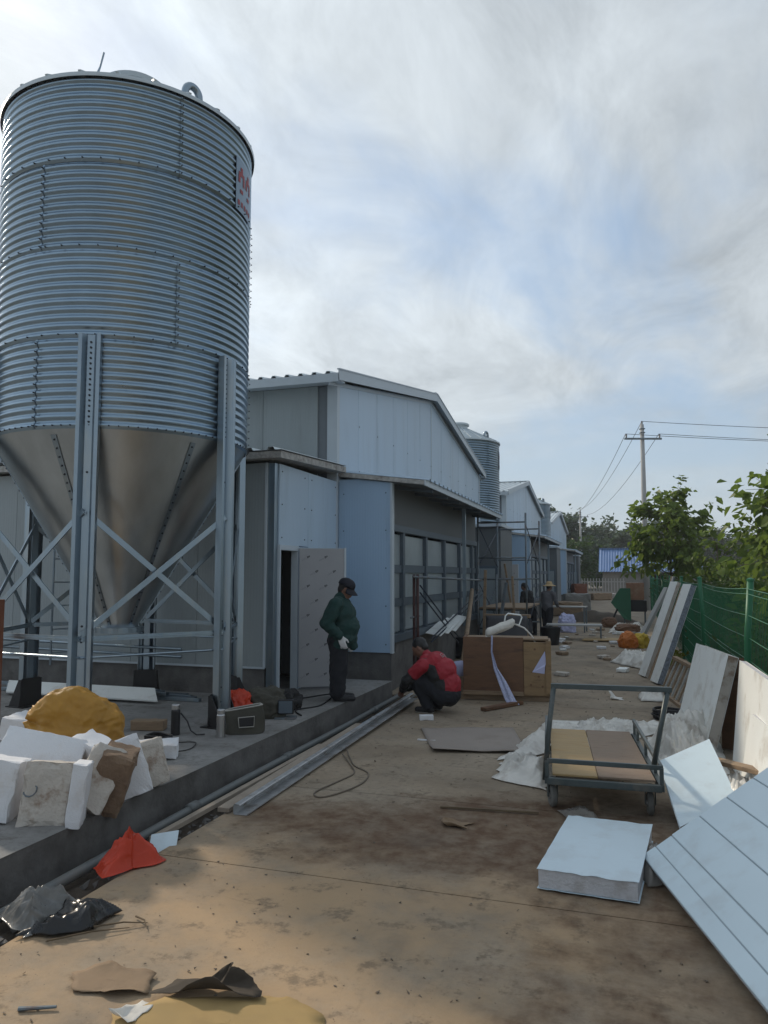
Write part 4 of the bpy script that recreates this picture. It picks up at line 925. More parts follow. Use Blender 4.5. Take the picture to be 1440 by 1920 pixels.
def low_scaffold():
    o = Vector((-3.2, 14.4, 0)); root = empty('low_scaffold', o, 'low scaffold bay with long dark cross braces under the canopy', 'scaffold')
    def t(name, a, b, r=.022, m=M_scaf): MB().tube([Vector(a) - o, Vector(b) - o], r, 8).build(name, m, root, smooth=True)
    for y in (11.95, 17.5):
        for x in (-3.36, -2.92 if y > 12 else -3.30): t('standard', (x, y, -.02), (x, y, 1.80), .026, M_oldred if y < 12 else M_scaf)
    t('ledger', (-3.30, 11.7, 1.76), (-3.30, 17.7, 1.66)); t('ledger', (-3.36, 11.75, 1.10), (-3.36, 12.3, 1.10), .016)
    for dz in (0, -.12):
        t('cross_brace', (-3.27, 12.0, 1.62 + dz), (-3.27, 14.9, .55 + dz), .013, M_brace)
        t('cross_brace', (-3.24, 12.6, .70 + dz * .5), (-3.24, 17.4, 1.45 + dz), .013, M_brace)
    # braced stand near the tower
low_scaffold()
pr = MB().tube([(-2.46, 11.25, .0), (-3.24, 16.2, 1.46)], .045, 8).build('leaning_pole', M_wood, smooth=True)
tag(pr, 'rough wooden pole leaning from the crate towards the scaffold', 'pole')
for k in range(3):
    o = MB().slab((-3.50 + .06 * k, 13.2 + .35 * k, .74 + .02 * k), (.28, 0, -.05), (.05, .85, .16 + .03 * k), .012).build('metal_strip', M_panel_w)
    tag(o, ['short bent white metal strip lying under the cooling pads', 'longer white metal strip lying across the pad sill', 'white metal strip lying highest under the scaffold braces'][k], 'metal strip')
trestle = empty('trestle', (-2.55, 16.6, 0), 'grey wooden trestle with tarpaulin rags in front of the scaffold tower', 'trestle')
for dx in (-.35, .35):
    MB().bar((dx - .12, 0, 0), (dx, 0, .85), .06).build('leg', M_wood, trestle); MB().bar((dx + .12, .3, 0), (dx, 0.1, .85), .06).build('leg', M_wood, trestle)
MB().box((-.5, -.05, .85), (.5, .18, .92)).build('beam', M_wood, trestle)
MB().grid(lambda u, v: (-.45 + .9 * u, -.07 - .02 * mn.noise(Vector((u * 6, v * 3, 2))), .9 - .62 * v + .03 * mn.noise(Vector((u * 5, 0, 1)))), 14, 8).build('rag', M_grey, trestle, smooth=True, solid=.006)

# ------------------------------------------------------------------ crate and what lies on it
def crate():
    rz = R(6); root = empty('wooden_crate', (-1.68, 10.85, 0), 'brown plywood crate lying on its side with a lighter plywood end', 'crate', rz=rz)
    MB().box((-.62, -.02, .10), (.24, .01, .90)).build('dark_side', M_ply_dark, root, bevel=.004)
    MB().box((.242, -.035, .09), (.62, -.005, .84)).build('light_side', M_ply, root, bevel=.004)
    MB().box((-.62, .012, .10), (-.59, .5, .90)).build('end_board', M_ply_dark, root, bevel=.004)
    MB().box((.59, .0, .09), (.62, .5, .86)).build('end_board', M_ply, root, bevel=.004)
    MB().box((-.588, .012, .86), (.588, .5, .885)).build('top_board', M_wood, root, bevel=.004)
    MB().box((-.588, .49, .12), (.588, .51, .86)).build('back_board', M_ply_dark, root)
    for y in (.03, .42): MB().box((-.66, y, .0), (.62, y + .08, .085)).build('skid', M_wood, root, bevel=.005)
    MB().box((-.62, -.045, .085), (.24, -.022, .14)).build('batten', M_wood, root)
    MB().box((.55, -.06, .12), (.625, -.036, .86)).build('batten', M_ply, root)
    for x, z in ((.33, .24), (.52, .22), (.6, .34), (.6, .8)): MB().lathe([(0, 0), (.016, 0)], 10).build('knot', M_ply_dark, root).location = (0, 0, 0)
    for ch in [c for c in root.children if c.name.startswith('knot')]:
        ch.rotation_euler = (R(90), 0, 0)
    for ch, (x, z) in zip([c for c in root.children if c.name.startswith('knot')], ((.34, .24), (.50, .22), (.45, .36), (.40, .74))): ch.location = (x, -.037, z)
    pa = MB().add([(.36, -.040, .42), (.54, -.050, .72), (.555, -.040, .55), (.53, -.038, .40), (.54, -.055, .51)], [(0, 4, 2, 1), (0, 3, 4)]).build('folded_paper', M_lilac, None, solid=.002)
    m = Matrix.Translation((-1.68, 10.85, 0)) @ Matrix.Rotation(rz, 4, 'Z'); pa.matrix_world = m
    tag(pa, 'folded lilac paper sheet stuck on the light end of the crate', 'paper')
    # taped roll with bent wire handle
    t = empty('taped_bundle', (-1.72, 10.93, .90), 'white taped bundle with a wire handle lying on the crate top', 'bundle', rz=R(20))
    def roll(u, v):
        a = 2 * math.pi * u; x = -.27 + .42 * v; r = (.065 + .018 * mn.noise(Vector((math.cos(a) * 2, math.sin(a) * 2, x * 9)))) * (1 if .02 < v < .98 else .55)
        return (x, r * math.cos(a), .05 + .16 * v + r * math.sin(a))
    MB().grid(roll, 20, 16).build('wrapping', M_film, t, smooth=True)
    MB().tube([(.0, 0, .17), (.02, .0, .30), (.06, 0, .335), (.24, 0, .31), (.26, 0, .28), (.22, 0, .17), (.15, 0, .18)], .011, 8).build('wire_handle', M_panel_w, t, smooth=True)
    MB().tube([(.16, -.02, .18), (.28, -.06, .13), (.38, -.1, .02), (.45, -.13, -.14), (.47, -.14, -.2)], [.014, .012, .012, .012, .008], 6).build('loose_tape', M_film, t, smooth=True)
    MB().tube([(-.25, 0, .05), (-.26, -.02, -.02), (-.24, -.03, -.09)], [.02, .014, .004], 6).build('torn_end', M_film, t, smooth=True)
    # strap hanging down to the ground
    def strap(u, v):
        pts = [(-1.86, 10.70, .93), (-1.86, 10.66, .70), (-1.80, 10.62, .48), (-1.70, 10.58, .30), (-1.58, 10.52, .06), (-1.53, 10.48, .015)]
        w = [.012, .014, .03, .055, .07, .08]; k = v * 5; i = min(4, int(k)); f = k - i
        p = Vector(pts[i]).lerp(Vector(pts[i + 1]), f); ww = w[i] * (1 - f) + w[i + 1] * f
        return (p.x + (u - .5) * 2 * ww, p.y + .015 * math.sin(u * 9 + v * 7), p.z + .01 * math.sin(u * 7))
    tag(MB().grid(strap, 8, 30).build('woven_strap', M_net, smooth=True, solid=.003), 'blue white woven strap hanging from the crate to the ground', 'strap')
    tag(MB().bar((-1.86, 9.95, .025), (-1.45, 10.62, .03), .09, .045).build('timber_piece', M_ply_dark, bevel=.006), 'dark short timber lying on the road before the crate', 'timber')
    d = MB().lathe([(0, 0), (.10, .0), (.115, .16), (.10, .2), (0, .22)], 20).build('plastic_bucket', M_lilac, smooth=True); d.location = (-2.33, 10.95, .38)
    d.location = (-2.4, 11.1, .30); tag(d, 'lilac white plastic bucket upturned beside the crate', 'bucket')
    st = MB().box((-2.52, 10.98, 0), (-2.28, 11.22, .298)).build('wooden_block', M_wood, bevel=.01); tag(st, 'dark wooden block under the lilac bucket', 'block')
crate()

# ------------------------------------------------------------------ cart
def cart():
    root = empty('platform_cart', (-.2, 6.85, 0), 'grey steel platform trolley with a plywood deck and push handle', 'cart')
    o = Vector((-.2, 6.85, 0))
    def bar(name, a, b, w=.04, m=M_cart, h=None): return MB().bar(Vector(a) - o, Vector(b) - o, w * .85, h * .85 if h else None).build(name, m, root, bevel=.004)
    A, B_, C, D = Vector((-.62, 5.92, .24)), Vector((.20, 5.95, .24)), Vector((.02, 7.75, .24)), Vector((-.80, 7.68, .24))
    up = Vector((0, 0, .15))
    for a, b in ((A, B_), (B_, C), (C, D), (D, A)): bar('deck_frame', a, b, .045, M_cart, .06)
    bar('front_rail', A + up, B_ + up, .03, M_cart, .04)
    for p in (A, B_): bar('rail_post', p + Vector((0, 0, .03)), p + up, .035)
    for a, b in ((B_, C), (A, D)):
        bar('side_rail', a + up, b + up, .03, M_cart, .04)
        for t in (.18, .5, .82, .97): bar('rail_post', a.lerp(b, t) + Vector((0, 0, .03)), a.lerp(b, t) + up, .03)
    # handle
    L0, L1, R0, R1 = A + Vector((-.02, .02, .0)), Vector((-.56, 5.92, .94)), B_ + Vector((-.05, .06, .15)), Vector((.26, 5.99, .94))
    MB().tube([L0 - o, L0.lerp(L1, .5) - o + Vector((-.005, 0, 0)), L1 - o], .02, 10).build('handle_post', M_cart, root, smooth=True)
    MB().tube([R0 - o, R1 - o], .02, 10).build('handle_post', M_cart, root, smooth=True)
    bar('handle_bar', L1 + Vector((-.02, 0, .01)), R1 + Vector((.03, 0, .01)), .04, M_cart, .045)
    # plywood deck in two boards
    def board(name, t0, t1, m, z):
        a, b, c, d = A.lerp(B_, t0), A.lerp(B_, t1), D.lerp(C, t1), D.lerp(C, t0)
        e = Vector((0, .03, 0)); MB().prism([p - o + Vector((0, 0, z)) for p in (a + e, b + e, c - e, d - e)], (0, 0, .016)).build(name, m, root, bevel=.003)
    board('deck_board', .045, .45, M_ply_yel, .032); board('deck_board', .455, .95, M_ply_old, .034)
    # castors
    for (x, y, an) in ((-.60, 6.10, 20), (-.50, 6.28, 35), (.12, 6.12, 5), (-.72, 7.5, 15), (-.06, 7.55, 0)):
        if (x, y) == (-.50, 6.28): continue
        e = Vector((math.cos(R(an)), math.sin(R(an)), 0)); c = Vector((x, y, .085)) - o
        wh = MB().lathe([(.02, -.022), (.07, -.024), (.085, -.014), (.085, .014), (.07, .024), (.02, .022)], 24).build('wheel', M_rubber, root, smooth=False)
        wh.location = c; wh.rotation_euler = (R(90), 0, R(an + 90))
        hub = MB().lathe([(0, -.028), (.022, -.028), (.022, .028), (0, .028)], 12).build('hub', M_steelcup, wh)
        t = Vector((-math.sin(R(an + 0)), math.cos(R(an)), 0))
        f = MB()
        for sg in (-1, 1): f.bar(c + e * .036 * sg + Vector((0, 0, -.01)), c + e * .036 * sg + Vector((0, 0, .10)), .006, .04, up=t)
        f.box((c.x - .05, c.y - .05, .185), (c.x + .05, c.y + .05, .195)); f.tube([c + Vector((0, 0, .10)), c + Vector((0, 0, .14))], .02, 8)
        f.build('castor_fork', M_cart, root)
cart()

# ------------------------------------------------------------------ soft things
def cloth_heap(name, label, cat, pts, amp, m, seed, nu=60, nv=40, h=0.2, solid=.003, fall=5.0, fine=1.0):
    """pts: four ground corners; crumpled film with ridges"""
    a, b, c, d = [Vector(p) for p in pts]
    def f(u, v):
        p = a.lerp(b, u).lerp(d.lerp(c, u), v)
        e = min(u, 1 - u, v, 1 - v); w = min(1, e * fall); w = w * w * (3 - 2 * w) if fall < 5 else w
        q = Vector((p.x * 1.7 + .3 * p.y, p.y * 1.7 - .5 * p.x, seed)); q = q + Vector((mn.noise(q), mn.noise(q + Vector((4, 4, 4))), 0)) * .5
        r1 = .55 + mn.noise(q * .9) * .9
        def fold(ax, ay, sx, sy): return max(0, 1 - abs(mn.noise(Vector(((q.x * ax + q.y * ay) * sx, (q.y * ax - q.x * ay) * sy, seed))) * 2.4)) ** 2
        mk = .5 + .5 * mn.noise(q * .8 + Vector((7, 0, 0)))
        z = (max(0, r1) * .52 + fold(1, .3, 4.5, 1.0) * .26 * mk + fold(.4, 1, 5.5, 1.3) * .24 * (1 - mk) + fold(.8, -.7, 11, 2.5) * .10 * fine + fold(-.5, .8, 20, 5) * .045 * fine) * h * w + .012
        j = Vector((mn.noise(q * 3 + Vector((9, 0, 0))), mn.noise(q * 3 + Vector((0, 9, 0))), 0)) * amp
        return tuple(p + j + Vector((0, 0, max(.006, z))))
    return tag(MB().grid(f, nu, nv).build(name, m, smooth=True, solid=solid), label, cat)
def vor(q): return min(1.0, mn.voronoi(q)[0][0] ** 2 * 1.6)
def bag(name, label, cat, loc, size, rz, m, seed, fold=0.16, tie=None, tilt=(0, 0), flat=0.0, smooth=True):
    bm = bmesh.new(); bmesh.ops.create_icosphere(bm, subdivisions=5, radius=1.0)
    for v in bm.verts:
        n = v.co.copy(); q = n * 1.6 + Vector((seed, 0, 0))
        r = 1 + fold * (vor(q) * .8 + vor(q * 2.1 + Vector((2, 5, 1))) * .5 + vor(q * 4.6) * .28 - .45 + .5 * mn.noise(q * .8))
        sgn = lambda x: math.copysign(abs(x) ** .84, x)
        p = Vector((sgn(n.x), sgn(n.y), sgn(n.z))) * r * .88
        if tie is not None:
            t = Vector(tie).normalized(); k = max(0, n.dot(t) - .72) / .28
            p = p * (1 - .45 * k * (1 - k)) + t * .42 * k ** 2
        z = max(p.z, -.62 + flat)
        v.co = (p.x * size[0] / 2, p.y * size[1] / 2, (z + .62 - flat) / 1.5 * size[2])
    lo = [min(v.co[i] for v in bm.verts) for i in range(3)]; hi = [max(v.co[i] for v in bm.verts) for i in range(3)]
    for v in bm.verts: v.co = Vector([((v.co[i] - lo[i]) / (hi[i] - lo[i]) - (.5 if i < 2 else 0)) * size[i] for i in range(3)])
    me = bpy.data.meshes.new(name); bm.to_mesh(me); bm.free(); me.materials.append(m)
    if smooth: me.polygons.foreach_set('use_smooth', [True] * len(me.polygons))
    o = obj(name, me); o.location = loc; o.rotation_euler = (tilt[0], tilt[1], rz)
    return tag(o, label, cat)
cloth_heap('plastic_sheet', 'crumpled dusty white plastic sheet heaped around the trolley', 'plastic sheet', ((-1.25, 7.35, 0), (-.05, 8.6, 0), (.55, 9.6, 0), (-.95, 9.6, 0)), .05, M_film, 1.3, 120, 90, .30, .003, 4.0, .5)
cloth_heap('plastic_sheet', 'smooth white plastic sheet bulging at the foot of the leaning panels', 'plastic sheet', ((.10, 7.1, 0), (.85, 7.5, 0), (.88, 9.0, 0), (.15, 8.9, 0)), .03, M_film, 5.1, 70, 70, .62, .003, 3.0, .5)
cloth_heap('plastic_film', 'dirty film dragging under the trolley to the pale block', 'film', ((-.55, 5.95, 0), (-.40, 6.15, 0), (-.0, 5.35, 0), (-.16, 5.25, 0)), .03, M_film_c, 8.3, 16, 40, .09)
cloth_heap('plastic_film', 'dirty clear film bunched by the trolley wheel on the shed side', 'film', ((-1.15, 6.75, 0), (-.70, 6.45, 0), (-.62, 7.35, 0), (-1.2, 7.3, 0)), .06, M_film, 2.3, 50, 50, .24, .003, 3.0, 1.5)
cloth_heap('plastic_film', 'clear film scrap between the pale block and the big striped panel', 'film', ((-.02, 5.3, 0), (.22, 5.45, 0), (.32, 4.85, 0), (.06, 4.7, 0)), .03, M_film_c, 11.3, 24, 26, .17)
cloth_heap('plastic_sheet', 'white plastic wrap crumpled on the road before the leaning strips', 'plastic wrap', ((-.40, 16.2, 0), (.30, 15.0, 0), (.55, 15.6, 0), (.25, 17.2, 0)), .05, M_film, 3.9, 50, 30, .40)
cloth_heap('plastic_sheet', 'small white plastic scrap near the wooden rack', 'plastic scrap', ((.12, 11.4, 0), (.48, 11.4, 0), (.5, 12.0, 0), (.1, 11.9, 0)), .03, M_film, 6.6, 20, 20, .2)
cloth_heap('plastic_sheet', 'white plastic sheet crumpled behind the big striped panel', 'plastic sheet', ((.62, 5.55, 0), (1.0, 5.6, 0), (1.02, 6.9, 0), (.62, 6.7, 0)), .03, M_film, 9.2, 30, 40, .5)

def facet_sack(name, label, cat, loc, rz, pts, m, seed, soft=3, rough=.012, sub_=4):
    vs, fs = hull([Vector(p) for p in pts]); me = bpy.data.meshes.new(name); me.from_pydata(vs, [], fs)
    bm = bmesh.new(); bm.from_mesh(me)
    bmesh.ops.subdivide_edges(bm, edges=bm.edges, cuts=2, use_grid_fill=True); bmesh.ops.triangulate(bm, faces=bm.faces)
    tie_ = Vector(pts[0])
    for _ in range(soft): bmesh.ops.smooth_vert(bm, verts=bm.verts, factor=.35, use_axis_x=True, use_axis_y=True, use_axis_z=True)
    for _ in range(sub_): bmesh.ops.subdivide_edges(bm, edges=[e for e in bm.edges if e.calc_length() > .025], cuts=1, use_grid_fill=True); bmesh.ops.triangulate(bm, faces=bm.faces)
    bmesh.ops.smooth_vert(bm, verts=bm.verts, factor=.3, use_axis_x=True, use_axis_y=True, use_axis_z=True)
    bm.normal_update()
    for v in bm.verts:
        q = Vector((v.co.x * 5, v.co.y * 5, v.co.z * 9 + seed)); v.co += v.normal * rough * (vor(q) * 1.2 + vor(q * 2.6) * .7 + vor(q * 5.5) * .35 + mn.noise(q * .7) * .8 - .5); d_ = v.co - tie_; fa = max(0, 1 - d_.length / .8); v.co += v.normal * fa * .04 * (1 - 2 * abs(mn.noise(Vector((math.atan2(d_.y, d_.z) * 2.6, seed, 0))))); v.co.z = max(v.co.z, .0)
    bm.to_mesh(me); bm.free(); me.materials.append(m); me.polygons.foreach_set('use_smooth', [True] * len(me.polygons))
    o = obj(name, me); o.location = loc; o.rotation_euler = (0, 0, rz); return tag(o, label, cat)
facet_sack('grain_sack', 'mustard yellow sack lying on the white foam blocks', 'sack', (-4.36, 5.20, .38), R(34), [(-.38, .0, .24), (-.36, .0, .17), (-.20, -.14, .43), (-.02, -.14, .455), (-.16, .14, .43), (.02, .12, .45), (.20, -.17, .37), (.22, .13, .36), (.34, -.15, .25), (.34, .12, .24), (.36, -.17, .0), (.36, .15, .0), (-.24, -.24, .05), (.10, -.27, .0), (-.24, .22, .05), (.1, .25, .0)], M_yelbag, 4.4, 0, .020)
cloth_heap('red_bag', 'crumpled red plastic bag at the edge of the trench', 'bag', ((-3.14, 3.94, 0), (-2.98, 3.86, 0), (-2.80, 4.18, 0), (-2.98, 4.26, 0)), .07, M_redbag, 2.6, 60, 60, .30, .002, 2.4, 1.8)
bag('red_bag', 'red plastic bag lying behind the dark canvas tool bag', 'bag', (-4.12, 7.45, .2), (.36, .28, .34), R(10), M_redbag, 7.7, .35)
cloth_heap('clear_bag', 'crinkled clear plastic bag of rubbish at the trench', 'bag', ((-3.24, 3.28, 0), (-2.88, 3.12, 0), (-2.72, 3.44, 0), (-3.06, 3.60, 0)), .07, M_silver, 3.3, 60, 60, .34, .002, 2.6, 1.8)
bag('orange_bundle', 'orange and brown cloth bundle on the road near the wrap', 'bundle', (-.02, 19.5, 0), (.5, .45, .42), R(15), M_orange, 9.1, .25)
bag('yellow_sack', 'yellow cloth sack beside the orange bundle', 'sack', (.25, 19.6, 0), (.4, .4, .38), R(60), M_yellow, 5.5, .25)
cloth_heap('black_film', 'black plastic sheet spread beside the clear rubbish bag', 'film', ((-2.94, 3.10, 0), (-2.60, 3.30, 0), (-2.62, 3.50, 0), (-2.90, 3.36, 0)), .04, M_blackbag, 4.2, 36, 36, .16)

# ------------------------------------------------------------------ foam blocks
def rough_box(name, size, m, seed, chip=0.012, seg=7, taper=0.0):
    bm = bmesh.new(); bmesh.ops.create_cube(bm, size=1.0); bmesh.ops.subdivide_edges(bm, edges=bm.edges, cuts=seg, use_grid_fill=True)
    for v in bm.verts:
        p = v.co.copy(); q = Vector((p.x * size[0], p.y * size[1], p.z * size[2]))
        ed = sum(1 for c in p if abs(c) > .49)
        n = Vector((mn.noise(q * 14 + Vector((seed, 0, 0))), mn.noise(q * 14 + Vector((0, seed, 0))), mn.noise(q * 14 + Vector((0, 0, seed)))))
        k = chip * (.35 if ed < 2 else 1.3)
        q += n * k - (p.normalized() * chip * .5 if ed >= 2 else Vector())
        if taper and p.z > .2: q.x += taper * (p.z - .2) * size[0] * (p.y + .5)
        v.co = q
    me = bpy.data.meshes.new(name); bm.to_mesh(me); bm.free(); me.materials.append(m)
    return obj(name, me)
FB = [ # centre, size, rot (deg), material, label
    ((-3.60, 4.08, .385), (.32, .09, .40), (-6, 5, 24), M_foam_dirty, 'upright grey foam slab leaning at the pad edge with a wire loop'),
    ((-3.44, 4.20, .375), (.10, .20, .40), (-4, 6, 28), M_foam, 'narrow clean white foam bar standing beside the wire-loop slab'),
    ((-3.46, 4.46, .42), (.24, .14, .42), (-24, 26, 34), M_foam_dirty, 'broken foam slab with a torn ragged top corner'),
    ((-3.43, 4.62, .385), (.22, .28, .42), (8, 16, 30), M_foam_brown, 'mud brown foam block in the middle of the pile'),
    ((-3.50, 4.93, .40), (.26, .11, .42), (-16, -17, 42), M_foam, 'white foam slab tilted at the shed end of the pile'),
    ((-3.50, 5.22, .37), (.28, .12, .34), (-10, -10, 50), M_foam_dirty, 'speckled dirty foam slab at the shed end of the pile'),
    ((-3.76, 4.92, .50), (.42, .18, .16), (8, 10, -20), M_foam, 'white foam beam lying just below the mustard sack'),
    ((-4.02, 4.42, .48), (.56, .09, .40), (-42, 14, 30), M_foam, 'large white foam sheet leaning up to the mustard sack'),
    ((-3.98, 4.02, .40), (.28, .24, .38), (-8, 10, 24), M_foam, 'pale foam block standing partly beside the wire-loop slab'),
    ((-4.95, 5.55, .43), (.70, .36, .20), (0, 4, 12), M_foam, 'long sunlit foam block stacked behind the sack'),
    ((-4.85, 5.45, .28), (.74, .34, .15), (0, 0, 18), M_foam_dirty, 'foam block underneath the long sunlit block'),
    ((-4.5, 4.95, .30), (.62, .5, .2), (0, 0, 10), M_foam_dirty, 'wide foam block carrying the mustard sack'),
    ((-4.02, 5.75, .27), (.46, .26, .12), (3, 0, 30), M_foam, 'thin foam slab lying flat behind the pile'),
    ((-3.80, 4.62, .30), (.34, .34, .2), (0, 0, 35), M_foam_brown, 'low brown foam block buried inside the pile'),
    ((-5.2, 5.95, .30), (.7, .3, .2), (0, 0, 5), M_foam, 'foam block lying farthest back behind the sack'),
]
for i, (c, s, r, m, lab) in enumerate(FB):
    o = rough_box('foam_block', s, m, i * 3.7 + 1, .022 if m is not M_foam else .012, 9); o.location = c; o.rotation_euler = [R(x) for x in r]
    tag(o, lab, 'foam block', 'pile of scrap foam blocks on the pad')
    if c[1] < 5.3 and c[0] > -3.9: o.location.y = 3.98 + (c[1] - 3.98) * .78
loop = MB().tube([(-3.66 + .05 * math.cos(a) - .02, 3.98 + .02 * math.sin(a), .42 + .035 * math.sin(a * 1.0)) for a in [k * .55 for k in range(13)]], .005, 6).build('wire_loop', M_scaf)
tag(loop, 'small twisted wire loop on the foam slab', 'wire')

# ------------------------------------------------------------------ small things on the pad
def bottle(loc, r, h, body, label, strap=True):
    root = empty('vacuum_flask', loc, label, 'flask')
    MB().lathe([(0, 0), (r, 0), (r, h * .78), (r * .85, h * .82)], 24).build('body', body, root, smooth=False)
    MB().lathe([(r * .86, h * .82), (r * .9, h * .84), (r * .9, h * .97), (r * .8, h), (0, h)], 24).build('lid', M_steelcup, root)
    if strap: MB().tube([(r, .02, h * .7), (r + .07, .03, h * .45), (r + .12, .02, h * .15), (r + .2, .0, .012), (r + .26, .05, .012)], .008, 6).build('strap', M_black, root, smooth=True)
bottle((-4.35, 6.62, .202), .045, .30, M_black, 'black vacuum flask with steel lid and strap on the pad')
bottle((-3.86, 6.66, .202), .042, .27, M_steelcup, 'grey steel vacuum flask beside the dark canvas tool bag', False)
tb = empty('tool_bag', (-3.74, 6.92, .2), 'dark canvas tool bag with pale piping on the pad', 'tool bag', rz=R(28))
def bagbody(u, v):
    a = 2 * math.pi * u; t = v; w = .20 - .02 * t + .015 * math.sin(a * 3 + t * 4); d = .11 - .05 * t
    x = math.copysign(abs(math.cos(a)) ** .5, math.cos(a)) * w; y = math.copysign(abs(math.sin(a)) ** .5, math.sin(a)) * d
    return (x, y, .005 + .25 * t + .03 * t * (x / .2))
MB().grid(bagbody, 32, 10).build('canvas', M_olive, tb, smooth=True)
MB().tube([bagbody(k / 32, 1.0) for k in range(33)], .008, 6, False).build('rim_piping', M_piping, tb, smooth=True)
MB().tube([(-.06, -.115, .17), (.10, -.115, .18), (.095, -.12, .08), (-.05, -.12, .075), (-.06, -.115, .17)], .005, 6).build('pocket_piping', M_piping, tb)
MB().box((-.055, -.117, .085), (.09, -.10, .17)).build('pocket', M_black, tb, bevel=.006)
bag('black_bag', 'slumped black work bag behind the dark canvas tool bag', 'bag', (-3.95, 7.75, .2), (.62, .42, .34), R(25), M_olive, 6.2, .3)
bag('black_bag', 'small black cloth bag beside the grey work lamp', 'bag', (-3.9, 8.3, .2), (.4, .3, .24), R(-15), M_jblack, 8.8, .3)
lamp = empty('work_lamp', (-3.66, 7.72, .2), 'small square grey work lamp lying on the pad edge', 'lamp', rz=R(20))
MB().box((-.09, -.03, .05), (.09, .03, .21)).build('housing', M_black, lamp, bevel=.01)
MB().box((-.075, -.036, .065), (.075, -.031, .195)).build('lens', M_padframe, lamp, bevel=.003)
MB().box((-.12, -.06, .0), (.12, .09, .02)).build('stand', M_scaf, lamp, bevel=.004)
# black cable coil and loose cable
def coil(name, label, c, r, n, m, h=.05, seed=0):
    pts = []
    for k in range(n * 18):
        a = k * 2 * math.pi / 18; rr = r * (1 + .18 * mn.noise(Vector((k * .12, seed, 0)))); pts.append((c[0] + rr * math.cos(a), c[1] + rr * .8 * math.sin(a), c[2] + .012 + h * (k / (n * 18)) + .008 * math.sin(k)))
    return tag(MB().tube(pts, .010, 6).build(name, m, smooth=True), label, 'cable')
coil('cable_coil', 'black cable coil on the pad by the black flask', (-4.22, 6.15, .2), .13, 7, M_black, .09)
coil('cable_coil', 'black wires heaped at the foot of the leaning panels', (.48, 10.1, .0), .22, 7, M_black, .12, 4)
def cable(name, label, pts, r, m, cat='cable'):
    v = [Vector(p) for p in pts]; out = []
    for i in range(len(v) - 1):
        p0, p1, p2, p3 = v[max(0, i - 1)], v[i], v[i + 1], v[min(len(v) - 1, i + 2)]
        for k in range(8):
            t = k / 8; out.append(.5 * ((2 * p1) + (p2 - p0) * t + (2 * p0 - 5 * p1 + 4 * p2 - p3) * t * t + (3 * p1 - p0 - 3 * p2 + p3) * t ** 3))
    out.append(v[-1])
    return tag(MB().tube(out, r, 6).build(name, m, smooth=True), label, cat)
cable('rope', 'thin brown string looping on the road by the steel channel', [(-2.80, 7.35, .03), (-2.62, 7.0, .008), (-2.48, 6.75, .008), (-2.28, 6.55, .008), (-2.22, 6.25, .008), (-2.28, 5.95, .008), (-2.40, 5.74, .008), (-2.50, 5.85, .008), (-2.44, 6.2, .008), (-2.40, 6.5, .008), (-2.52, 6.75, .012), (-2.74, 7.1, .02)], .007, M_rope, 'string')
cable('cable', 'thin loose cable lying on the pad by the coil', [(-4.1, 6.0, .208), (-3.95, 5.95, .208), (-3.85, 6.1, .208), (-3.95, 6.35, .208), (-4.1, 6.3, .208)], .005, M_black)
cable('cable', 'long dark cable trailing from the door across the pad', [(-4.3, 9.3, .21), (-4.1, 8.9, .21), (-3.8, 9.4, .21), (-3.6, 8.6, .21), (-3.75, 8.2, .21), (-3.55, 7.9, .21)], .009, M_black)
tag(rough_box('wood_offcut', (.34, .14, .10), M_wood, 3.3, .006), 'short wood offcut on the pad behind the sack', 'wood').location = (-4.75, 6.75, .25)
bpy.data.objects['wood_offcut'].rotation_euler = (0, 0, R(15))
# steel lengths stacked along the lean-to base
sm = random.Random(5)
for k in range(7):
    y = 8.35 + .09 * (k % 4); z = .205 + .05 * (k // 4) ; x0 = -8.4 + sm.uniform(-.5, .5); x1 = -5.15 - .12 * k
    o = MB().bar((x0, y, z + .022), (x1, y + .02, z + .022), .07, .042).build('steel_profile', [M_leg, M_padframe][k % 2], bevel=.003)
    tag(o, 'long thin steel profile lying along the lean-to base', 'steel profile', 'steel profiles stacked behind the silo')
o = MB().slab((-7.9, 8.05, .23), (2.35, 0, 0), (-.25, .30, .10), .02).build('metal_sheet', M_panel_w); tag(o, 'pale metal sheet lying over the steel profiles behind the silo', 'metal sheet')
rp = MB().box((-.05, -.05, 0), (.05, .05, 1.35)).build('rusty_post', M_rust, bevel=.004); rp.location = (-6.00, 5.95, .2); tag(rp, 'rust red steel post standing on the pad behind the foam', 'post')
for k in range(2):
    o = MB().tube([(-9.0, 8.6 - .1 * k, .78 + .12 * k), (-5.6, 8.62, .72 + .10 * k)], .02, 8).build('feed_pipe', M_leg, smooth=True)
    tag(o, ['lower thin steel pipe passing behind the silo legs', 'upper thin steel pipe passing behind the silo legs'][k], 'pipe')

# ------------------------------------------------------------------ trench things
cp = empty('conduit', (-3.24, 4, .0), 'grey plastic conduit running along the trench', 'pipe')
pts = [(-.02, -8, -.02), (.0, -1.5, -.03), (-.01, 1.9, .0), (.0, 4.5, .0), (-.03, 6.9, .01)]
MB().tube(pts, .034, 14).build('pipe', M_pvc, cp, smooth=True)
for y in (1.2, 2.9, 5.6): MB().tube([(-.01, y - .06, -.0), (-.01, y + .06, .0)], .043, 14).build('coupling', M_pvc, cp, smooth=True)
ch = empty('steel_channel', (-2.86, 7.6, 0), 'worn steel gutter channel lying along the road edge', 'channel')
a, b = Vector((.05, -2.45, .0)), Vector((-.06, 2.75, .05)); dd = (b - a).normalized(); sx = Vector((dd.y, -dd.x, 0))
prof = [(x * .8, z * .75) for x, z in [(-.005, .090), (-.012, .100), (-.055, .104), (-.066, .095), (-.068, .014), (-.056, .004), (.070, .006), (.080, .012), (.080, .022)]]
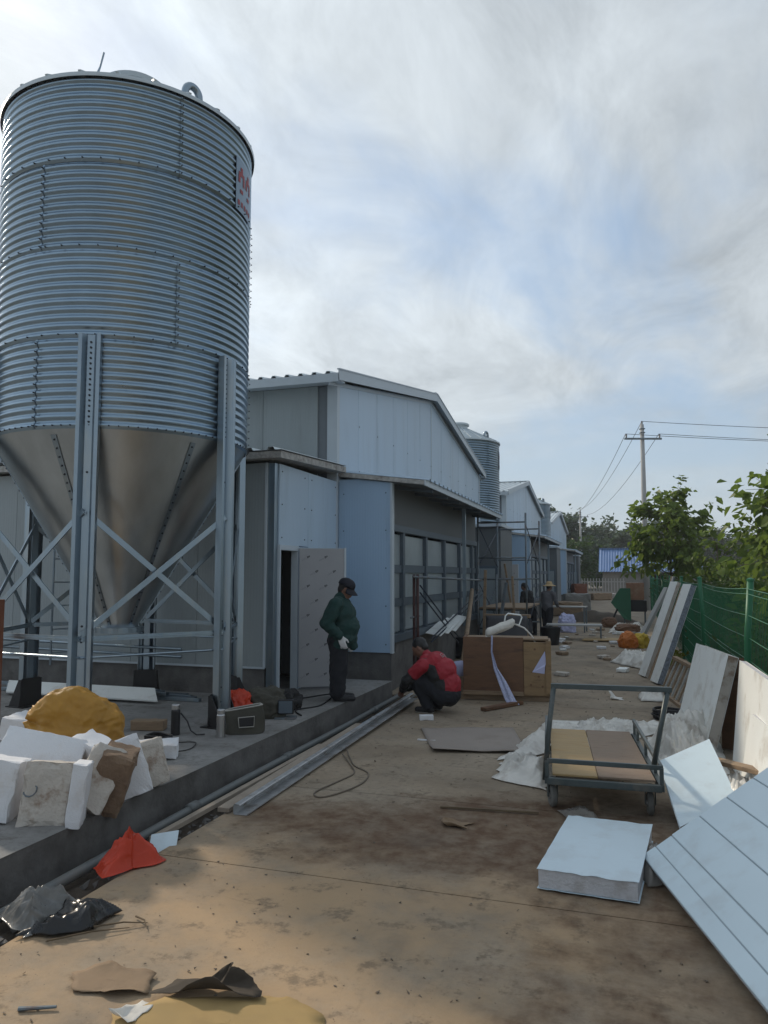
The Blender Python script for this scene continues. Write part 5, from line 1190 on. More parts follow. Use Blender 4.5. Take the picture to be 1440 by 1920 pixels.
MB().strip([a + sx * x + Vector((0, 0, z)) for x, z in prof], b - a).build('gutter', M_channel, ch, solid=.004)
MB().bar(a + sx * -.15 + Vector((0, .02, .02)), a.lerp(b, .62) + sx * -.14 + Vector((0, 0, .02)), .10, .035).build('dusty_strip', M_chan_edge, ch, bevel=.004)
for k, (x0, y0, x1, y1, w_, m_, lab) in enumerate(((-3.08, 5.6, -3.12, 10.6, .035, M_leg, 'thin steel rail lying in the trench beside the conduit'), (-3.0, 6.2, -3.05, 10.2, .028, M_scaf, 'dark thin rail lying between conduit and channel'), (-3.12, 4.5, -3.10, 7.4, .05, M_chan_edge, 'dusty flat bar lying in the trench near the red bag'), (-2.97, 7.6, -3.02, 10.9, .022, M_pvc, 'thin grey pipe lying along the road edge of the trench'))):
    tag(MB().bar((x0, y0, -.02 + .012 * k), (x1, y1, -.01 + .012 * k), w_, w_ * .7).build('metal_rail', m_, bevel=.002), lab, 'rail')
rub = MB(); rr = random.Random(9)
for k in range(420):
    y = rr.uniform(2.0, 10.8); x = rr.uniform(-3.18, -2.93); s = rr.uniform(.01, .04)
    c = Vector((x, y, -.075 + .02 * rr.random())); iv8 = [c + Vector((rr.uniform(-s, s), rr.uniform(-s, s), rr.uniform(-s * .6, s * .8))) for _ in range(8)]
    rub.add(*hull(iv8))
tag(rub.build('trench_rubble', mat('grey_rubble', (.17, .16, .15), .95, 0, .3, 9)), 'broken concrete rubble in the trench', 'rubble', kind='stuff')
o = rough_box('foam_chip', (.17, .08, .06), M_foam, 2.2, .004); o.location = (-2.42, 9.15, .032); o.rotation_euler = (0, 0, R(20)); tag(o, 'small white foam brick lying in front of the crouching man', 'foam')
for k, (x, y, s) in enumerate(((-3.02, 8.95, .10), (-3.05, 8.6, .07), (-2.98, 9.3, .06))):
    o = rough_box('concrete_lump', (s, s * .8, s * .7), mat('pale_lump', (.42, .41, .40), .9, 0, .2, 9, bump=.4), k + 5.5, .012, 4); o.location = (x, y, -.03 + s * .3); o.rotation_euler = (.2 * k, .3, k)
    tag(o, 'pale concrete lump in the trench near the channel', 'lump', 'pale lumps in the trench')
o = MB().slab((-3.05, 4.35, -.06), (.16, .08, .02), (-.06, .13, .10), .008).build('tile_piece', M_panel); tag(o, 'pale blue tile piece poking out of the trench by the red bag', 'tile')

# ------------------------------------------------------------------ sheets and panels
def sandwich(name, label, cat, p, u, v, t, skin=M_panel_w, core=M_core, lip=.012, lines=0, group=None, wavy=0.0):
    """panel = foam core between two thin steel skins"""
    p, u, v = Vector(p), Vector(u), Vector(v); n = u.cross(v).normalized()
    root = empty(name, p, label, cat, group); lu, lv = u.normalized() * lip, v.normalized() * lip
    nu, nv = 10, 10
    MB().slab(n * .003, u, v, t - .006).build('core', core, root)
    for k, off in enumerate((0.0, t - .003)):
        def f(a, b):
            e = (1 if a in (0, 1) or b in (0, 1) else 0)
            w = wavy * e * mn.noise(Vector((a * 9, b * 9, k * 3 + p.x))) * (1 if k else -.6)
            return tuple(-lu - lv + (u + lu * 2) * a + (v + lv * 2) * b + n * (off + (.0035 if k else -.0005) + w))
        MB().grid(f, nu * 2, nv * 2).build('skin', skin, root, solid=.0018)
    for k in range(lines):
        a = (k + .5) / lines if lines > 1 else .5
        MB().slab(u * a - u.normalized() * .003 + n * (t + .002), u.normalized() * .006, v, .0016).build('seam', M_line, root)
    return root
# pale block on the road
sandwich('panel_offcut', 'thick pale blue sandwich panel offcut lying flat on the road', 'panel', (-.53, 4.50, .012), (.54, -.03, 0), (.10, 1.02, 0), .105, M_panel, M_core, .008, 0, None, .006)
# big striped sheet leaning up at the fence
def big_sheet():
    p = Vector((.07, 4.96, .05)); along = Vector((.278, -.96, -.012)); width = Vector((.66, .19, .47))
    root = empty('striped_panel', p, 'large pale blue striped wall panel leaning low against the fence', 'panel')
    L_ = 3.2; w = width.normalized() * 1.18
    n = w.cross(along).normalized()
    if n.z < 0: n = -n
    MB().add(*(lambda c: (c + [q + n * .05 for q in c], [(0, 3, 2, 1), (4, 5, 6, 7), (0, 1, 5, 4), (1, 2, 6, 5), (2, 3, 7, 6), (3, 0, 4, 7)]))([Vector((0, 0, 0)), w, w + along * L_, along * L_])).build('core', M_core, root)
    cuts = [0, .085, .185, .36, .53, .70, .86, 1.0]
    for a, b in zip(cuts, cuts[1:]):
        e0 = w * a + w.normalized() * .004; e1 = w * b - w.normalized() * .004
        c = [e0, e1, e1 + along * L_, e0 + along * L_]; c = [q + n * .0505 for q in c]
        h = .007 if (a, b) != (.085, .185) else .004
        MB().add(c + [q + n * h for q in c], [(0, 3, 2, 1), (4, 5, 6, 7), (0, 1, 5, 4), (1, 2, 6, 5), (2, 3, 7, 6), (3, 0, 4, 7)]).build('skin_strip', M_panel, root, bevel=.002)
    MB().add(*(lambda c: (c + [q + n * .002 for q in c], [(4, 5, 6, 7), (0, 1, 5, 4), (1, 2, 6, 5), (2, 3, 7, 6), (3, 0, 4, 7)]))([q + n * .0502 for q in (Vector((0, 0, 0)), w, w + along * L_, along * L_)])).build('seam_floor', M_line, root)
big_sheet()
sandwich('panel_sheet', 'small pale panel sheet tilted between the trolley and the striped panel', 'panel', (.30, 5.62, .06), (.40, .33, .13), (-.10, .80, .24), .03, M_panel, M_core, .004)
sandwich('sandwich_sheet', 'thick white foam-edged panel leaning before the green fence post', 'panel', (.60, 9.6, .01), (.19, -1.32, 0), (.25, .05, .95), .10, M_panel_w, M_foam_dirty, .004)
sandwich('sandwich_sheet', 'dark brown board leaning behind the thick white panel', 'board', (.90, 8.62, .01), (.22, -.16, 0), (.02, .05, .93), .02, M_ply_dark, M_ply_dark, .002)
sandwich('sandwich_sheet', 'tall white panel leaning at the fence behind the striped panel', 'panel', (.93, 7.75, .01), (.02, -1.7, 0), (.10, .02, .98), .05, M_panel_w, M_core, .004)
sandwich('sandwich_sheet', 'smaller white panel standing before the tall white panel', 'panel', (.84, 6.75, .01), (.06, -.9, 0), (.12, .02, .66), .04, M_panel_w, M_core, .004)
sandwich('cladding_strip', 'long white panel strip with a dirty broken face leaning on the fence', 'panel strip', (.20, 14.3, .01), (.10, -.34, 0), (.58, .05, 1.64), .06, M_panel_w, M_foam_dirty, .004)
sandwich('cladding_strip', 'brown streaked panel strip leaning between two white strips', 'panel strip', (.34, 13.85, .01), (.05, -.16, 0), (.58, .05, 1.56), .05, M_wood, M_wood, .004)
sandwich('cladding_strip', 'clean white panel strip with a grey speckled edge leaning on the fence', 'panel strip', (.40, 13.45, .01), (.10, -.34, 0), (.56, .03, 1.60), .09, M_panel_w, mat('speckled_core', (.20, .23, .27), .9, 0, .5, 30), .004)
def at_fence(name, label, p, q, w, m, cat):
    tag(MB().bar(p, q, w, w * .6).build(name, m, bevel=.003), label, cat, 'bundle of bars leaning on the far fence' if cat == 'bar' else None)
at_fence('leaning_plank', 'grey plank leaning far along the fence towards the pole', (.18, 20.0, 0), (.95, 20.6, 1.45), .14, M_pole, 'plank')
for k in range(8):
    at_fence('leaning_bar', 'thin bar leaning in a bundle on the far fence', (.45 + .05 * k, 17.2 + .4 * k, 0), (.98 + .012 * k, 17.5 + .45 * k, 1.75 - .05 * (k % 3)), .035, [M_scaf, M_green, M_wood, M_pole][k % 4], 'bar')
rk = empty('wooden_rack', (.44, 11.7, 0), 'low wooden slatted rack tipped at the foot of the panel strips', 'rack')
u = Vector((.22, -1.5, 0)); v = Vector((.22, .03, .50))
for q in (Vector((0, .75, .02)), Vector((0, .75, .02)) + v): MB().bar(q, q + u, .07, .05).build('rail', M_wood, rk, bevel=.004)
for k in range(11):
    q = Vector((0, .75, .02)) + u * (.03 + .094 * k); MB().bar(q, q + v, .025, .018).build('slat', [M_wood, M_pole][k % 2], rk)
o = MB().bar((.60, 6.75, .30), (.98, 6.25, .33), .11, .035).build('plank', M_wood, bevel=.004); tag(o, 'orange brown plank end poking out under the tall white panel', 'plank')
o = MB().bar((.50, 6.5, .20), (.86, 5.85, .23), .09, .03).build('plank', M_chan_edge, bevel=.004); tag(o, 'pale plank lying under the brown plank end', 'plank')
# fibre board on the road
def fib(u, v):
    p = Vector((-2.34, 8.6, 0)).lerp(Vector((-1.32, 8.95, 0)), u).lerp(Vector((-1.92, 7.5, 0)).lerp(Vector((-1.0, 7.75, 0)), u), v)
    return (p.x, p.y, .012 + .05 * max(0, v - .75) * 4 * (.35 + .65 * abs(u - .55)) * max(0, 1 - u * .3) + .01 * mn.noise(Vector((u * 3, v * 3, 4))))
tag(MB().grid(fib, 20, 20).build('fibre_board', M_hardboard, smooth=True, solid=.008), 'grey brown fibre board lying on the road with curled edge', 'board')
# floor scraps
def scrap(name, label, poly, m, z=.006, curl=.0, cat='scrap'):
    n = len(poly); c = Vector((sum(p[0] for p in poly) / n, sum(p[1] for p in poly) / n, 0)); mb = MB(); vs = []; fs = []
    rings = 6; D = 9; ex = sum(p[0] for p in poly) * 7.3
    for j in range(rings + 1):
        t = j / rings
        for k in range(n * D):
            a = Vector((*poly[(k // D) % n], 0)); b = Vector((*poly[(k // D + 1) % n], 0)); e = a.lerp(b, (k % D) / D)
            q = c.lerp(e, t); q += Vector((fb(q * 9 + Vector((ex, 0, 0))), fb(q * 9 + Vector((5, 5, ex))), 0)) * .028 * t * t
            vs.append((q.x, q.y, z + max(0, curl * t ** 3 * (mn.noise(Vector((q.x * 5, q.y * 5, 7 + ex))) + .15)) * 1.5 + .004 * mn.noise(q * 12)))
    N_ = n * D
    for j in range(rings): fs += [(j * N_ + k, j * N_ + (k + 1) % N_, (j + 1) * N_ + (k + 1) % N_, (j + 1) * N_ + k) for k in range(N_)]
    mb.add(vs, fs)
    return tag(mb.build(name, m, smooth=True, solid=.0016), label, cat)
scrap('cardboard_piece', 'torn brown cardboard piece lying on the sunlit concrete', [(-2.44, 2.94), (-2.32, 3.05), (-2.06, 3.02), (-2.00, 2.88), (-2.16, 2.84), (-2.30, 2.80)], M_card, .008, .02, 'cardboard')
scrap('cardboard_piece', 'yellowish flattened cardboard at the near edge of the concrete', [(-2.05, 2.72), (-1.88, 2.90), (-1.62, 2.98), (-1.42, 3.03), (-1.24, 2.97), (-1.14, 2.84), (-1.3, 2.5), (-1.9, 2.5)], M_card_y, .008, .018, 'cardboard')
scrap('dark_flap', 'dark curled flap standing over the yellowish cardboard', [(-1.98, 2.86), (-1.92, 3.0), (-1.80, 3.02), (-1.74, 3.10), (-1.70, 3.04), (-1.58, 3.06), (-1.52, 2.98), (-1.72, 2.93)], mat('dark_card', (.05, .038, .026), .9, 0, .2, 6), .025, .055, 'cardboard')
scrap('paper_tatter', 'torn white paper tatter by the brown cardboard', [(-2.02, 2.66), (-1.98, 2.82), (-1.92, 2.82), (-1.93, 2.66)], M_film, .016, .06, 'paper')
scrap('cardboard_shred', 'small X shaped cardboard shred on the road before the trolley', [(-1.33, 5.50), (-1.23, 5.47), (-1.10, 5.52), (-1.16, 5.42), (-1.12, 5.32), (-1.22, 5.36), (-1.30, 5.33)], M_card, .006, .05, 'cardboard')
scrap('paper_scrap', 'small white scrap on the road beyond the trolley handle', [(-.30, 11.6), (-.12, 11.62), (-.10, 11.4), (-.28, 11.4)], M_film, .008, .08, 'paper')
tag(MB().bar((-1.42, 5.78, .012), (-.68, 5.86, .014), .018, .012).build('twig', M_dry), 'long thin stick lying on the road before the trolley', 'stick')
tag(MB().tube([(-2.44, 2.62, .01), (-2.30, 2.68, .012)], [.010, .006], 8).build('iron_nail', M_scaf), 'dark iron bolt lying on the sunlit concrete', 'bolt')
for k, (a, b) in enumerate((((-2.62, 3.30, .02), (-2.40, 3.44, .01)), ((-2.50, 3.48, .012), (-2.36, 3.38, .012)), ((-2.75, 3.12, .012), (-2.45, 3.36, .014)))):
    tag(MB().tube([a, Vector(a).lerp(Vector(b), .5) + Vector((.01, .01, .01)), b], [.005, .004, .002], 6).build('twig', M_dry), ['short twig beside the black film', 'crossing twig beside the black film', 'longest twig lying against the black film'][k], 'twig')
tag(MB().box((-.10, -.012, 0), (.10, .012, .012)).build('wood_sliver', M_foam), 'white sliver lying by the fibre board', 'sliver').location = (-2.12, 8.02, .002)
grit = MB(); rr = random.Random(21)
for k in range(900):
    x = rr.uniform(-2.9, 1.0); y = 2.4 + 12 * rr.random() ** 1.6; s = rr.uniform(.002, .010) * (1 + y * .05)
    grit.add(*hull([Vector((x + rr.uniform(-s, s), y + rr.uniform(-s, s), rr.uniform(0, s))) for _ in range(6)]))
tag(grit.build('grit', mat('grit', (.15, .12, .09), .95, 0, .5, 20)), 'loose grit and crumbs scattered on the road', 'grit', kind='stuff')

# ------------------------------------------------------------------ far clutter on the road
def table(loc, rz, w, d, h, label, m=M_scaf, name='work_bench', top=M_pole):
    r = empty(name, loc, label, 'table', rz=rz)
    MB().box((-w / 2, -d / 2, h - .04), (w / 2, d / 2, h)).build('top', top, r, bevel=.004)
    for sx in (-1, 1):
        for sy in (-1, 1): MB().bar((sx * (w / 2 - .04), sy * (d / 2 - .04), 0), (sx * (w / 2 - .04), sy * (d / 2 - .04), h - .042), .04).build('leg', m, r)
    return r
table((-1.45, 21.6, 0), R(3), 1.5, .6, .42, 'low blue grey work bench across the road beyond the crate')
table((-1.9, 24.5, 0), R(-4), 1.3, .6, .80, 'tall trestle table beside the farther workers')
b = empty('black_tub', (-1.92, 19.8, 0), 'black rubber tub standing at the scaffold corner', 'tub')
MB().lathe([(0, 0), (.20, 0), (.25, .42), (.265, .42), (.265, .45), (.24, .45), (.19, .05), (0, .05)], 28).build('shell', M_black, b)
MB().tube([(.25, -.08, .38), (.31, 0, .36), (.25, .08, .38)], .012, 6).build('handle', M_black, b)
b = empty('white_bucket', (-2.05, 20.7, 0), 'white plastic bucket behind the black tub', 'bucket')
MB().lathe([(0, 0), (.13, 0), (.16, .33), (.17, .33), (.17, .35), (.15, .35), (.12, .03), (0, .03)], 24).build('shell', M_panel_w, b)
MB().tube([(-.16, 0, .33), (-.1, -.05, .42), (0, -.07, .46), (.1, -.05, .42), (.16, 0, .33)], .006, 6).build('handle', M_scaf, b)
bag('blue_bag', 'lilac plastic bag lying on the ground by the tall trestle table', 'bag', (-1.85, 24.2, 0), (.6, .5, .62), R(0), M_lilac, 1.9, .25)
def mound(name, label, c, rx, ry, h, m, seed):
    def f(u, v):
        a = 2 * math.pi * u; x = rx * v * math.cos(a); y = ry * v * math.sin(a)
        return (c[0] + x, c[1] + y, .004 + h * max(0, (1 - v * v)) * (1 + .4 * mn.noise(Vector((x * 2, y * 2, seed)))) + .02 * mn.noise(Vector((x * 8, y * 8, seed))) * (1 - v))
    return tag(MB().grid(f, 40, 14).build(name, m, smooth=True), label, 'mound', kind='stuff')
mound('soil_mound', 'low heap of dug soil beyond the low bench', (-1.15, 30.2, 0), 1.5, .9, .38, M_soil, 1)
bag('jute_sack', 'small brown lump of sacking beside the soil heap', 'sack', (-.62, 26.8, 0), (.55, .4, .36), R(0), M_ply_dark, 3.1, .2)
bag('jute_sack', 'dark brown sack lying over white plastic beyond the orange bundle', 'sack', (-.05, 24.6, 0), (.8, .5, .28), R(8), M_ply_dark, 4.9, .25)
cloth_heap('plastic_sheet', 'white plastic sheet spread beyond the orange bundle', 'plastic sheet', ((-.6, 24.2, 0), (.5, 24.4, 0), (.5, 27.0, 0), (-.5, 26.8, 0)), .1, M_film, 7.2, 30, 30, .32)
o = MB().slab((-1.2, 20.9, .03), (1.6, .1, 0), (.05, .8, 0), .03).build('pale_board', M_ply_yel, bevel=.003); tag(o, 'pale yellow board lying across the road by the low bench', 'board')
for k in range(34):
    x, y = rr.uniform(-2.0, .5), rr.uniform(13.0, 27); s = rr.uniform(.05, .2)
    if -2.6 < x < -.9 and y < 12.5: continue
    o = rough_box('rubble_piece', (s * 1.4, s, s * .4), [M_foam, M_wood, M_panel_w, M_foam_dirty][k % 4], k + 40.5, .012, 4); o.location = (x, y, s * .2 + .004); o.rotation_euler = (0, 0, rr.uniform(0, 3))
    tag(o, 'small building scrap lying on the road between crate and low bench', 'scrap', 'building scraps on the road beyond the crate')
# barrow with carton and green board
bw = empty('steel_barrow', (.22, 29.2, 0), 'dark steel barrow on the road carrying a brown carton', 'barrow')
MB().box((-.42, -.35, .45), (.42, .35, .86)).build('tray', M_black, bw, bevel=.02)
for sx in (-1, 1):
    for sy in (-1, 1): MB().bar((sx * .36, sy * .28, 0), (sx * .36, sy * .28, .45), .05).build('leg', M_scaf, bw)
ct = rough_box('carton', (.62, .45, .62), M_brickp, 7.7, .01); ct.location = (.25, 29.2, 1.18); tag(ct, 'reddish brown carton standing on the dark barrow', 'carton')
gb = empty('green_board', (-.18, 28.6, 0), 'green diamond shaped board propped against the barrow', 'board')
MB().prism([(-.42, 0, .78), (-.1, .03, 1.3), (.27, .05, 1.3), (.27, .05, .12), (.02, 0, .20)], (.0, .03, 0)).build('face', M_tarp, gb, bevel=.004)
MB().bar((-.45, -.02, 0), (-.2, .02, .55), .06).build('prop', M_black, gb)
# pile of materials by the far shed
for k, (x, y, z, sx, sy, sz, m, lab) in enumerate(((-2.6, 34, .3, 1.4, .9, .6, M_wood, 'stack of dark timber beside the second shed'), (-2.3, 36.5, .45, 1.2, .8, .9, M_housewall, 'grey bale stacked beyond the dark timber'), (-3.0, 50, .6, .9, .7, 1.2, M_rust, 'rust brown cabinet near the far fence'), (-1.9, 55, .25, 1.5, .8, .5, M_wood, 'low heap of boards before the blue roofed house'), (-.6, 58, .2, 1.2, .8, .4, M_foam_dirty, 'pale sacks heaped before the blue roofed house'))):
    o = rough_box('material_stack', (sx, sy, sz), m, k + 60.3, .06, 6); o.location = (x, y, z); o.rotation_euler = (0, 0, .2 * k); tag(o, lab, 'stack')

for k, (x, y, x2, y2, z2, m) in enumerate(((-3.2, 17.3, -3.25, 17.9, 1.9, M_wood), (-2.9, 17.1, -2.75, 17.9, 1.6, M_scaf), (-2.5, 17.6, -2.62, 18.0, 1.75, M_wood), (-3.05, 21.6, -3.3, 21.2, 2.1, M_wood))):
    tag(MB().bar((x, y, 0), (x2, y2, z2), .07, .05).build('leaning_board', m, bevel=.004), ['brown board leaning on the scaffold by the wall', 'grey bar leaning against the scaffold front', 'brown board leaning on the scaffold road corner', 'long board leaning behind the scaffold at the porch'][k], 'board')
for k, (x, y, z, w_, d_, h_, m, lab) in enumerate(((-3.1, 16.2, .22, .9, .5, .44, M_black, 'black crate standing on the ground under the canopy edge'), (-3.0, 19.3, .18, .8, .9, .36, M_padframe, 'dark toolbox inside the scaffold tower'), (-2.4, 19.2, .12, .5, .4, .24, M_wood, 'wood offcuts box at the scaffold foot'), (-2.2, 18.0, .10, .45, .3, .2, M_grey, 'grey cement bag beside the scaffold foot'), (-2.75, 20.3, .3, .5, .5, .6, M_grey, 'grey drum shaped bundle inside the scaffold'))):
    o = rough_box('site_box', (w_, d_, h_), m, k + 80.1, .02, 6); o.location = (x, y, z); o.rotation_euler = (0, 0, .15 * k - .2); tag(o, lab, 'box')

# ------------------------------------------------------------------ fence
def fence():
    X = 1.1; root = empty('wire_fence', (X, 20, 0), 'green welded wire fence along the road edge', 'fence')
    o = Vector((X, 20, 0)); ys = [-1.1, 3.5, 8.1, 12.7, 17.3, 21.9, 26.5, 31.1, 35.7, 40.3]
    lean = {8.1: .03, 12.7: -.02}
    for y in ys:
        dx = lean.get(y, 0)
        MB().tube([Vector((X - dx, y, -.12)) - o, Vector((X, y, 1.2)) - o, Vector((X + dx * 1.5, y, 1.74)) - o], .032, 10).build('post', M_green, root, smooth=True)
        MB().lathe([(.036, 0), (.036, .02), (0, .035)], 10, c=(dx * 1.5, y - 20, 1.735)).build('post_cap', M_green, root)
    for a, b in zip(ys, ys[1:]):
        mb = MB(); sag = .03
        def pt(t, z):
            y = a + (b - a) * t; s = math.sin(math.pi * t)
            return Vector((X + .008 * s * mn.noise(Vector((y, z * .5, 2))) + .012, y, z - sag * s * (z / 1.7))) - o
        n = 14
        for z in (.08, .30, .52, .74, .96, 1.18, 1.40, 1.66):
            for d in (0, .05) if z in (1.66, .96, .30) else (0,): mb.tube([pt(k / n, z - d) for k in range(n + 1)], .0042, 4, False)
        nv = 58 if b < 20 else 24
        for k in range(1, nv): mb.tube([pt(k / nv, .05), pt(k / nv, .8), pt(k / nv, 1.66)], .0032, 3, False)
        p = mb.build('wire_panel', M_green, root, fix=False); p['kind'] = 'stuff'
fence()

# ------------------------------------------------------------------ vegetation
def leaf_cloud(centres, normals_out, size, droop, rng, per, spread):
    """many small folded leaves; returns verts, faces"""
    vs = []; fs = []
    for c, outd in zip(centres, normals_out):
        for k in range(per):
            p = c + Vector((rng.gauss(0, spread), rng.gauss(0, spread), rng.gauss(0, spread * .8)))
            d = (Vector((rng.gauss(0, 1), rng.gauss(0, 1), rng.gauss(0, .5))) + outd * .8 + Vector((0, 0, -droop))).normalized()
            side = d.cross(Vector((rng.gauss(0, .5), rng.gauss(0, .5), 1))).normalized(); n = side.cross(d)
            L_ = size * rng.uniform(.4, 1.3); w = L_ * rng.uniform(.32, .46)
            i = len(vs)
            vs += [p, p + d * L_ * .35 + side * w + n * L_ * .12, p + d * L_ * .35 - side * w + n * L_ * .12, p + d * L_ * .5 - n * .02, p + d * L_ * .75 + side * w * .55 + n * L_ * .03, p + d * L_ * .75 - side * w * .55 + n * L_ * .03, p + d * L_ - n * L_ * .12 * droop]
            fs += [(i, i + 1, i + 3), (i, i + 3, i + 2), (i + 1, i + 4, i + 3), (i + 2, i + 3, i + 5), (i + 3, i + 4, i + 6), (i + 3, i + 6, i + 5)]
    return vs, fs
def tree(loc, h, crown_r, trunk_h, label, seed, lm=M_leaf1, leaf=.2, limbs=9, twigs=6, per=9, droop=.9, name='broadleaf_tree', cat='tree', group=None, zs=1.0, spread=.12, tr=.05):
    rng = random.Random(seed); root = empty(name, loc, label, cat, group)
    tk = MB(); cs, outs = [], []
    top = Vector((rng.uniform(-.1, .1), rng.uniform(-.1, .1), h * .86))
    base = [Vector((0, 0, -.1)), Vector((rng.uniform(-.04, .04), rng.uniform(-.04, .04), trunk_h * .6)), Vector((rng.uniform(-.08, .08), rng.uniform(-.08, .08), trunk_h)), top.lerp(Vector((0, 0, trunk_h)), .4), top]
    tk.tube(base, [tr, tr * .85, tr * .7, tr * .45, tr * .2], 8)
    cc = Vector((0, 0, trunk_h + (h - trunk_h) * .5)); ch = (h - trunk_h) / 2
    for i in range(limbs):
        t = (i + .5) / limbs; s = Vector((0, 0, trunk_h * .9)).lerp(top, t * .9); an = i * 2.4 + rng.uniform(-.5, .5)
        el = rng.uniform(.1, .9); r = crown_r * rng.uniform(.6, 1.05) * (1 - .45 * abs(t - .35))
        e = s + Vector((math.cos(an) * r, math.sin(an) * r, ch * el * zs * .8)); m = s.lerp(e, .5) + Vector((0, 0, .08 * r))
        tk.tube([s, m, e], [tr * .4, tr * .28, tr * .12], 6)
        for j in range(twigs):
            q = s.lerp(e, .35 + .65 * (j + 1) / twigs) + Vector((rng.gauss(0, .22), rng.gauss(0, .22), rng.gauss(.04, .18))) * crown_r * .55
            tk.tube([s.lerp(e, .3 + .6 * (j + .5) / twigs), q], [tr * .14, tr * .06], 4)
            cs.append(q); outs.append((q - cc).normalized())
    tk.build('trunk', M_bark, root, smooth=True)
    vs, fs = leaf_cloud(cs, outs, leaf, droop, rng, per, spread * crown_r)
    mb = MB(); mb.add(vs, fs); mb.build('crown', lm, root, fix=False)
    return root
tree((1.35, 26.6, -.1), 4.95, 1.45, 1.9, 'young broadleaf tree growing before the concrete utility pole', 3, leaf=.25, limbs=20, twigs=8, per=12, spread=.09)
tree((3.5, 17.2, -.1), 4.45, 1.75, 1.2, 'tall broadleaf tree with big drooping leaves behind the nearest fence post', 8, leaf=.24, limbs=22, twigs=8, per=11, spread=.10, tr=.06)
tree((2.6, 24.5, -.1), 3.3, .8, 1.6, 'slim sapling rising over the hedge between the two broadleaf trees', 12, leaf=.2, limbs=8, twigs=5, per=8, tr=.03)
tree((4.6, 13.4, -.1), 3.3, 1.3, .8, 'leafy shrubby tree behind the nearest wire panel', 15, leaf=.2, limbs=12, twigs=6, per=11, tr=.04)
BUSH = [((2.1, 10.6, -.1), 1.9, .8, 'low leafy bush behind the fence near the thick white panel', 21), ((2.4, 13.6, -.1), 2.0, .9, 'bush behind the fence opposite the panel strips', 22), ((2.0, 16.6, -.1), 2.0, .8, 'bush behind the fence beside the bundle of bars', 23),
        ((2.9, 20.4, -.1), 2.3, 1.0, 'taller bush below the slim sapling', 24), ((2.2, 22.6, -.1), 2.2, 1.0, 'dense bush behind the leaning plank', 25), ((2.4, 29.0, -.1), 2.8, 1.3, 'dark bush behind the young broadleaf tree', 26), ((3.6, 26.0, -.1), 2.6, 1.2, 'rounded bush between sapling and young tree', 27),
        ((4.4, 30.5, -.1), 3.1, 1.6, 'large dark bush at the back of the hedge', 28), ((2.2, 34.5, -.1), 2.4, 1.2, 'bush behind the fence by the utility pole', 29), ((5.4, 22.0, -.1), 2.6, 1.5, 'broad bush behind the tall broadleaf tree', 30), ((2.6, 7.6, -.1), 1.9, .8, 'bush behind the tall white panel', 31), ((7.5, 27.5, -.1), 3.4, 1.9, 'spreading bush beyond the broad bush', 32), ((2.1, 5.2, -.1), 1.7, .7, 'bush behind the striped panel', 33)]
for p, h, r, lab, sd in BUSH:
    tree(p, h * .80, r, .25, lab, sd, M_leaf2 if sd % 3 else M_leaf1, leaf=.15, limbs=16, twigs=6, per=13, droop=.4, name='bush', cat='bush', group='hedge bushes behind the fence', spread=.16, tr=.025)
tree((-4.6, 72, -.1), 5.2, 2.2, .6, 'dark shrub between the farthest shed and the far pole', 41, M_leaf2, leaf=.4, limbs=18, twigs=7, per=12, droop=.4, name='bush', cat='bush', spread=.16)
# dry stalks behind the wire
st = MB(); rg = random.Random(4)
for k in range(2600):
    y = rg.uniform(3.0, 30); x = 1.25 + rg.expovariate(1.6); h = rg.uniform(.5, 1.5)
    a = Vector((x, y, -.1)); b = a + Vector((rg.gauss(0, .12), rg.gauss(0, .12), h)); m_ = a.lerp(b, .5) + Vector((rg.gauss(0, .03), rg.gauss(0, .03), 0))
    st.tube([a, m_, b], [.005, .004, .002], 3, False)
tag(st.build('dry_stalks', M_dry, fix=False), 'brown dry weed stalks standing behind the fence', 'dry weeds', kind='stuff')
wd = MB(); rg = random.Random(14); cs = []; ou = []
for k in range(900):
    y = rg.uniform(3, 34); cs.append(Vector((1.3 + rg.expovariate(1.0), y, rg.uniform(0, 1.0)))); ou.append(Vector((0, 0, 1)))
wd.add(*leaf_cloud(cs, ou, .11, .2, rg, 6, .12)); tag(wd.build('undergrowth', M_leaf2, fix=False), 'green undergrowth tangled behind the fence', 'undergrowth', kind='stuff')
yl = MB(); cs = [Vector((.72 + rg.gauss(0, .10), 15.8 + rg.gauss(0, .35), .10 + .12 * rg.random())) for k in range(40)]
yl.add(*leaf_cloud(cs, [Vector((0, 0, 1))] * 40, .09, .2, rg, 8, .06)); tag(yl.build('yellow_weeds', M_leafy, fix=False), 'yellow green weeds at the foot of the fence', 'weeds', kind='stuff')
# treeline
far = [tree((-8, 98, -.1), 9.5, 3.4, 2.0, 'tree in the dense far treeline behind the blue roofed house', 51, M_leaf3, leaf=.75, limbs=26, twigs=9, per=14, droop=.3, name='treeline_tree', group='far treeline trees', spread=.15, tr=.18),
       tree((-3, 102, -.1), 8.0, 3.6, 1.6, 'tree in the dense far treeline behind the blue roofed house', 52, M_leaf3, leaf=.75, limbs=26, twigs=9, per=14, droop=.3, name='treeline_tree', group='far treeline trees', spread=.16, tr=.18)]
rg = random.Random(77)
for k in range(26):
    o = copy_tree(far[k % 2]); o.location = (-10.5 + 2.8 * k + rg.uniform(-.8, .8), 96 + rg.uniform(-6, 14) + (12 if k > 9 else 0), -.1); s = rg.uniform(.72, 1.05) * (.8 if k > 7 else 1); o.scale = (s * rg.uniform(.9, 1.15), s, s * rg.uniform(.85, 1.05)); o.rotation_euler = (0, 0, rg.uniform(0, 6.28))

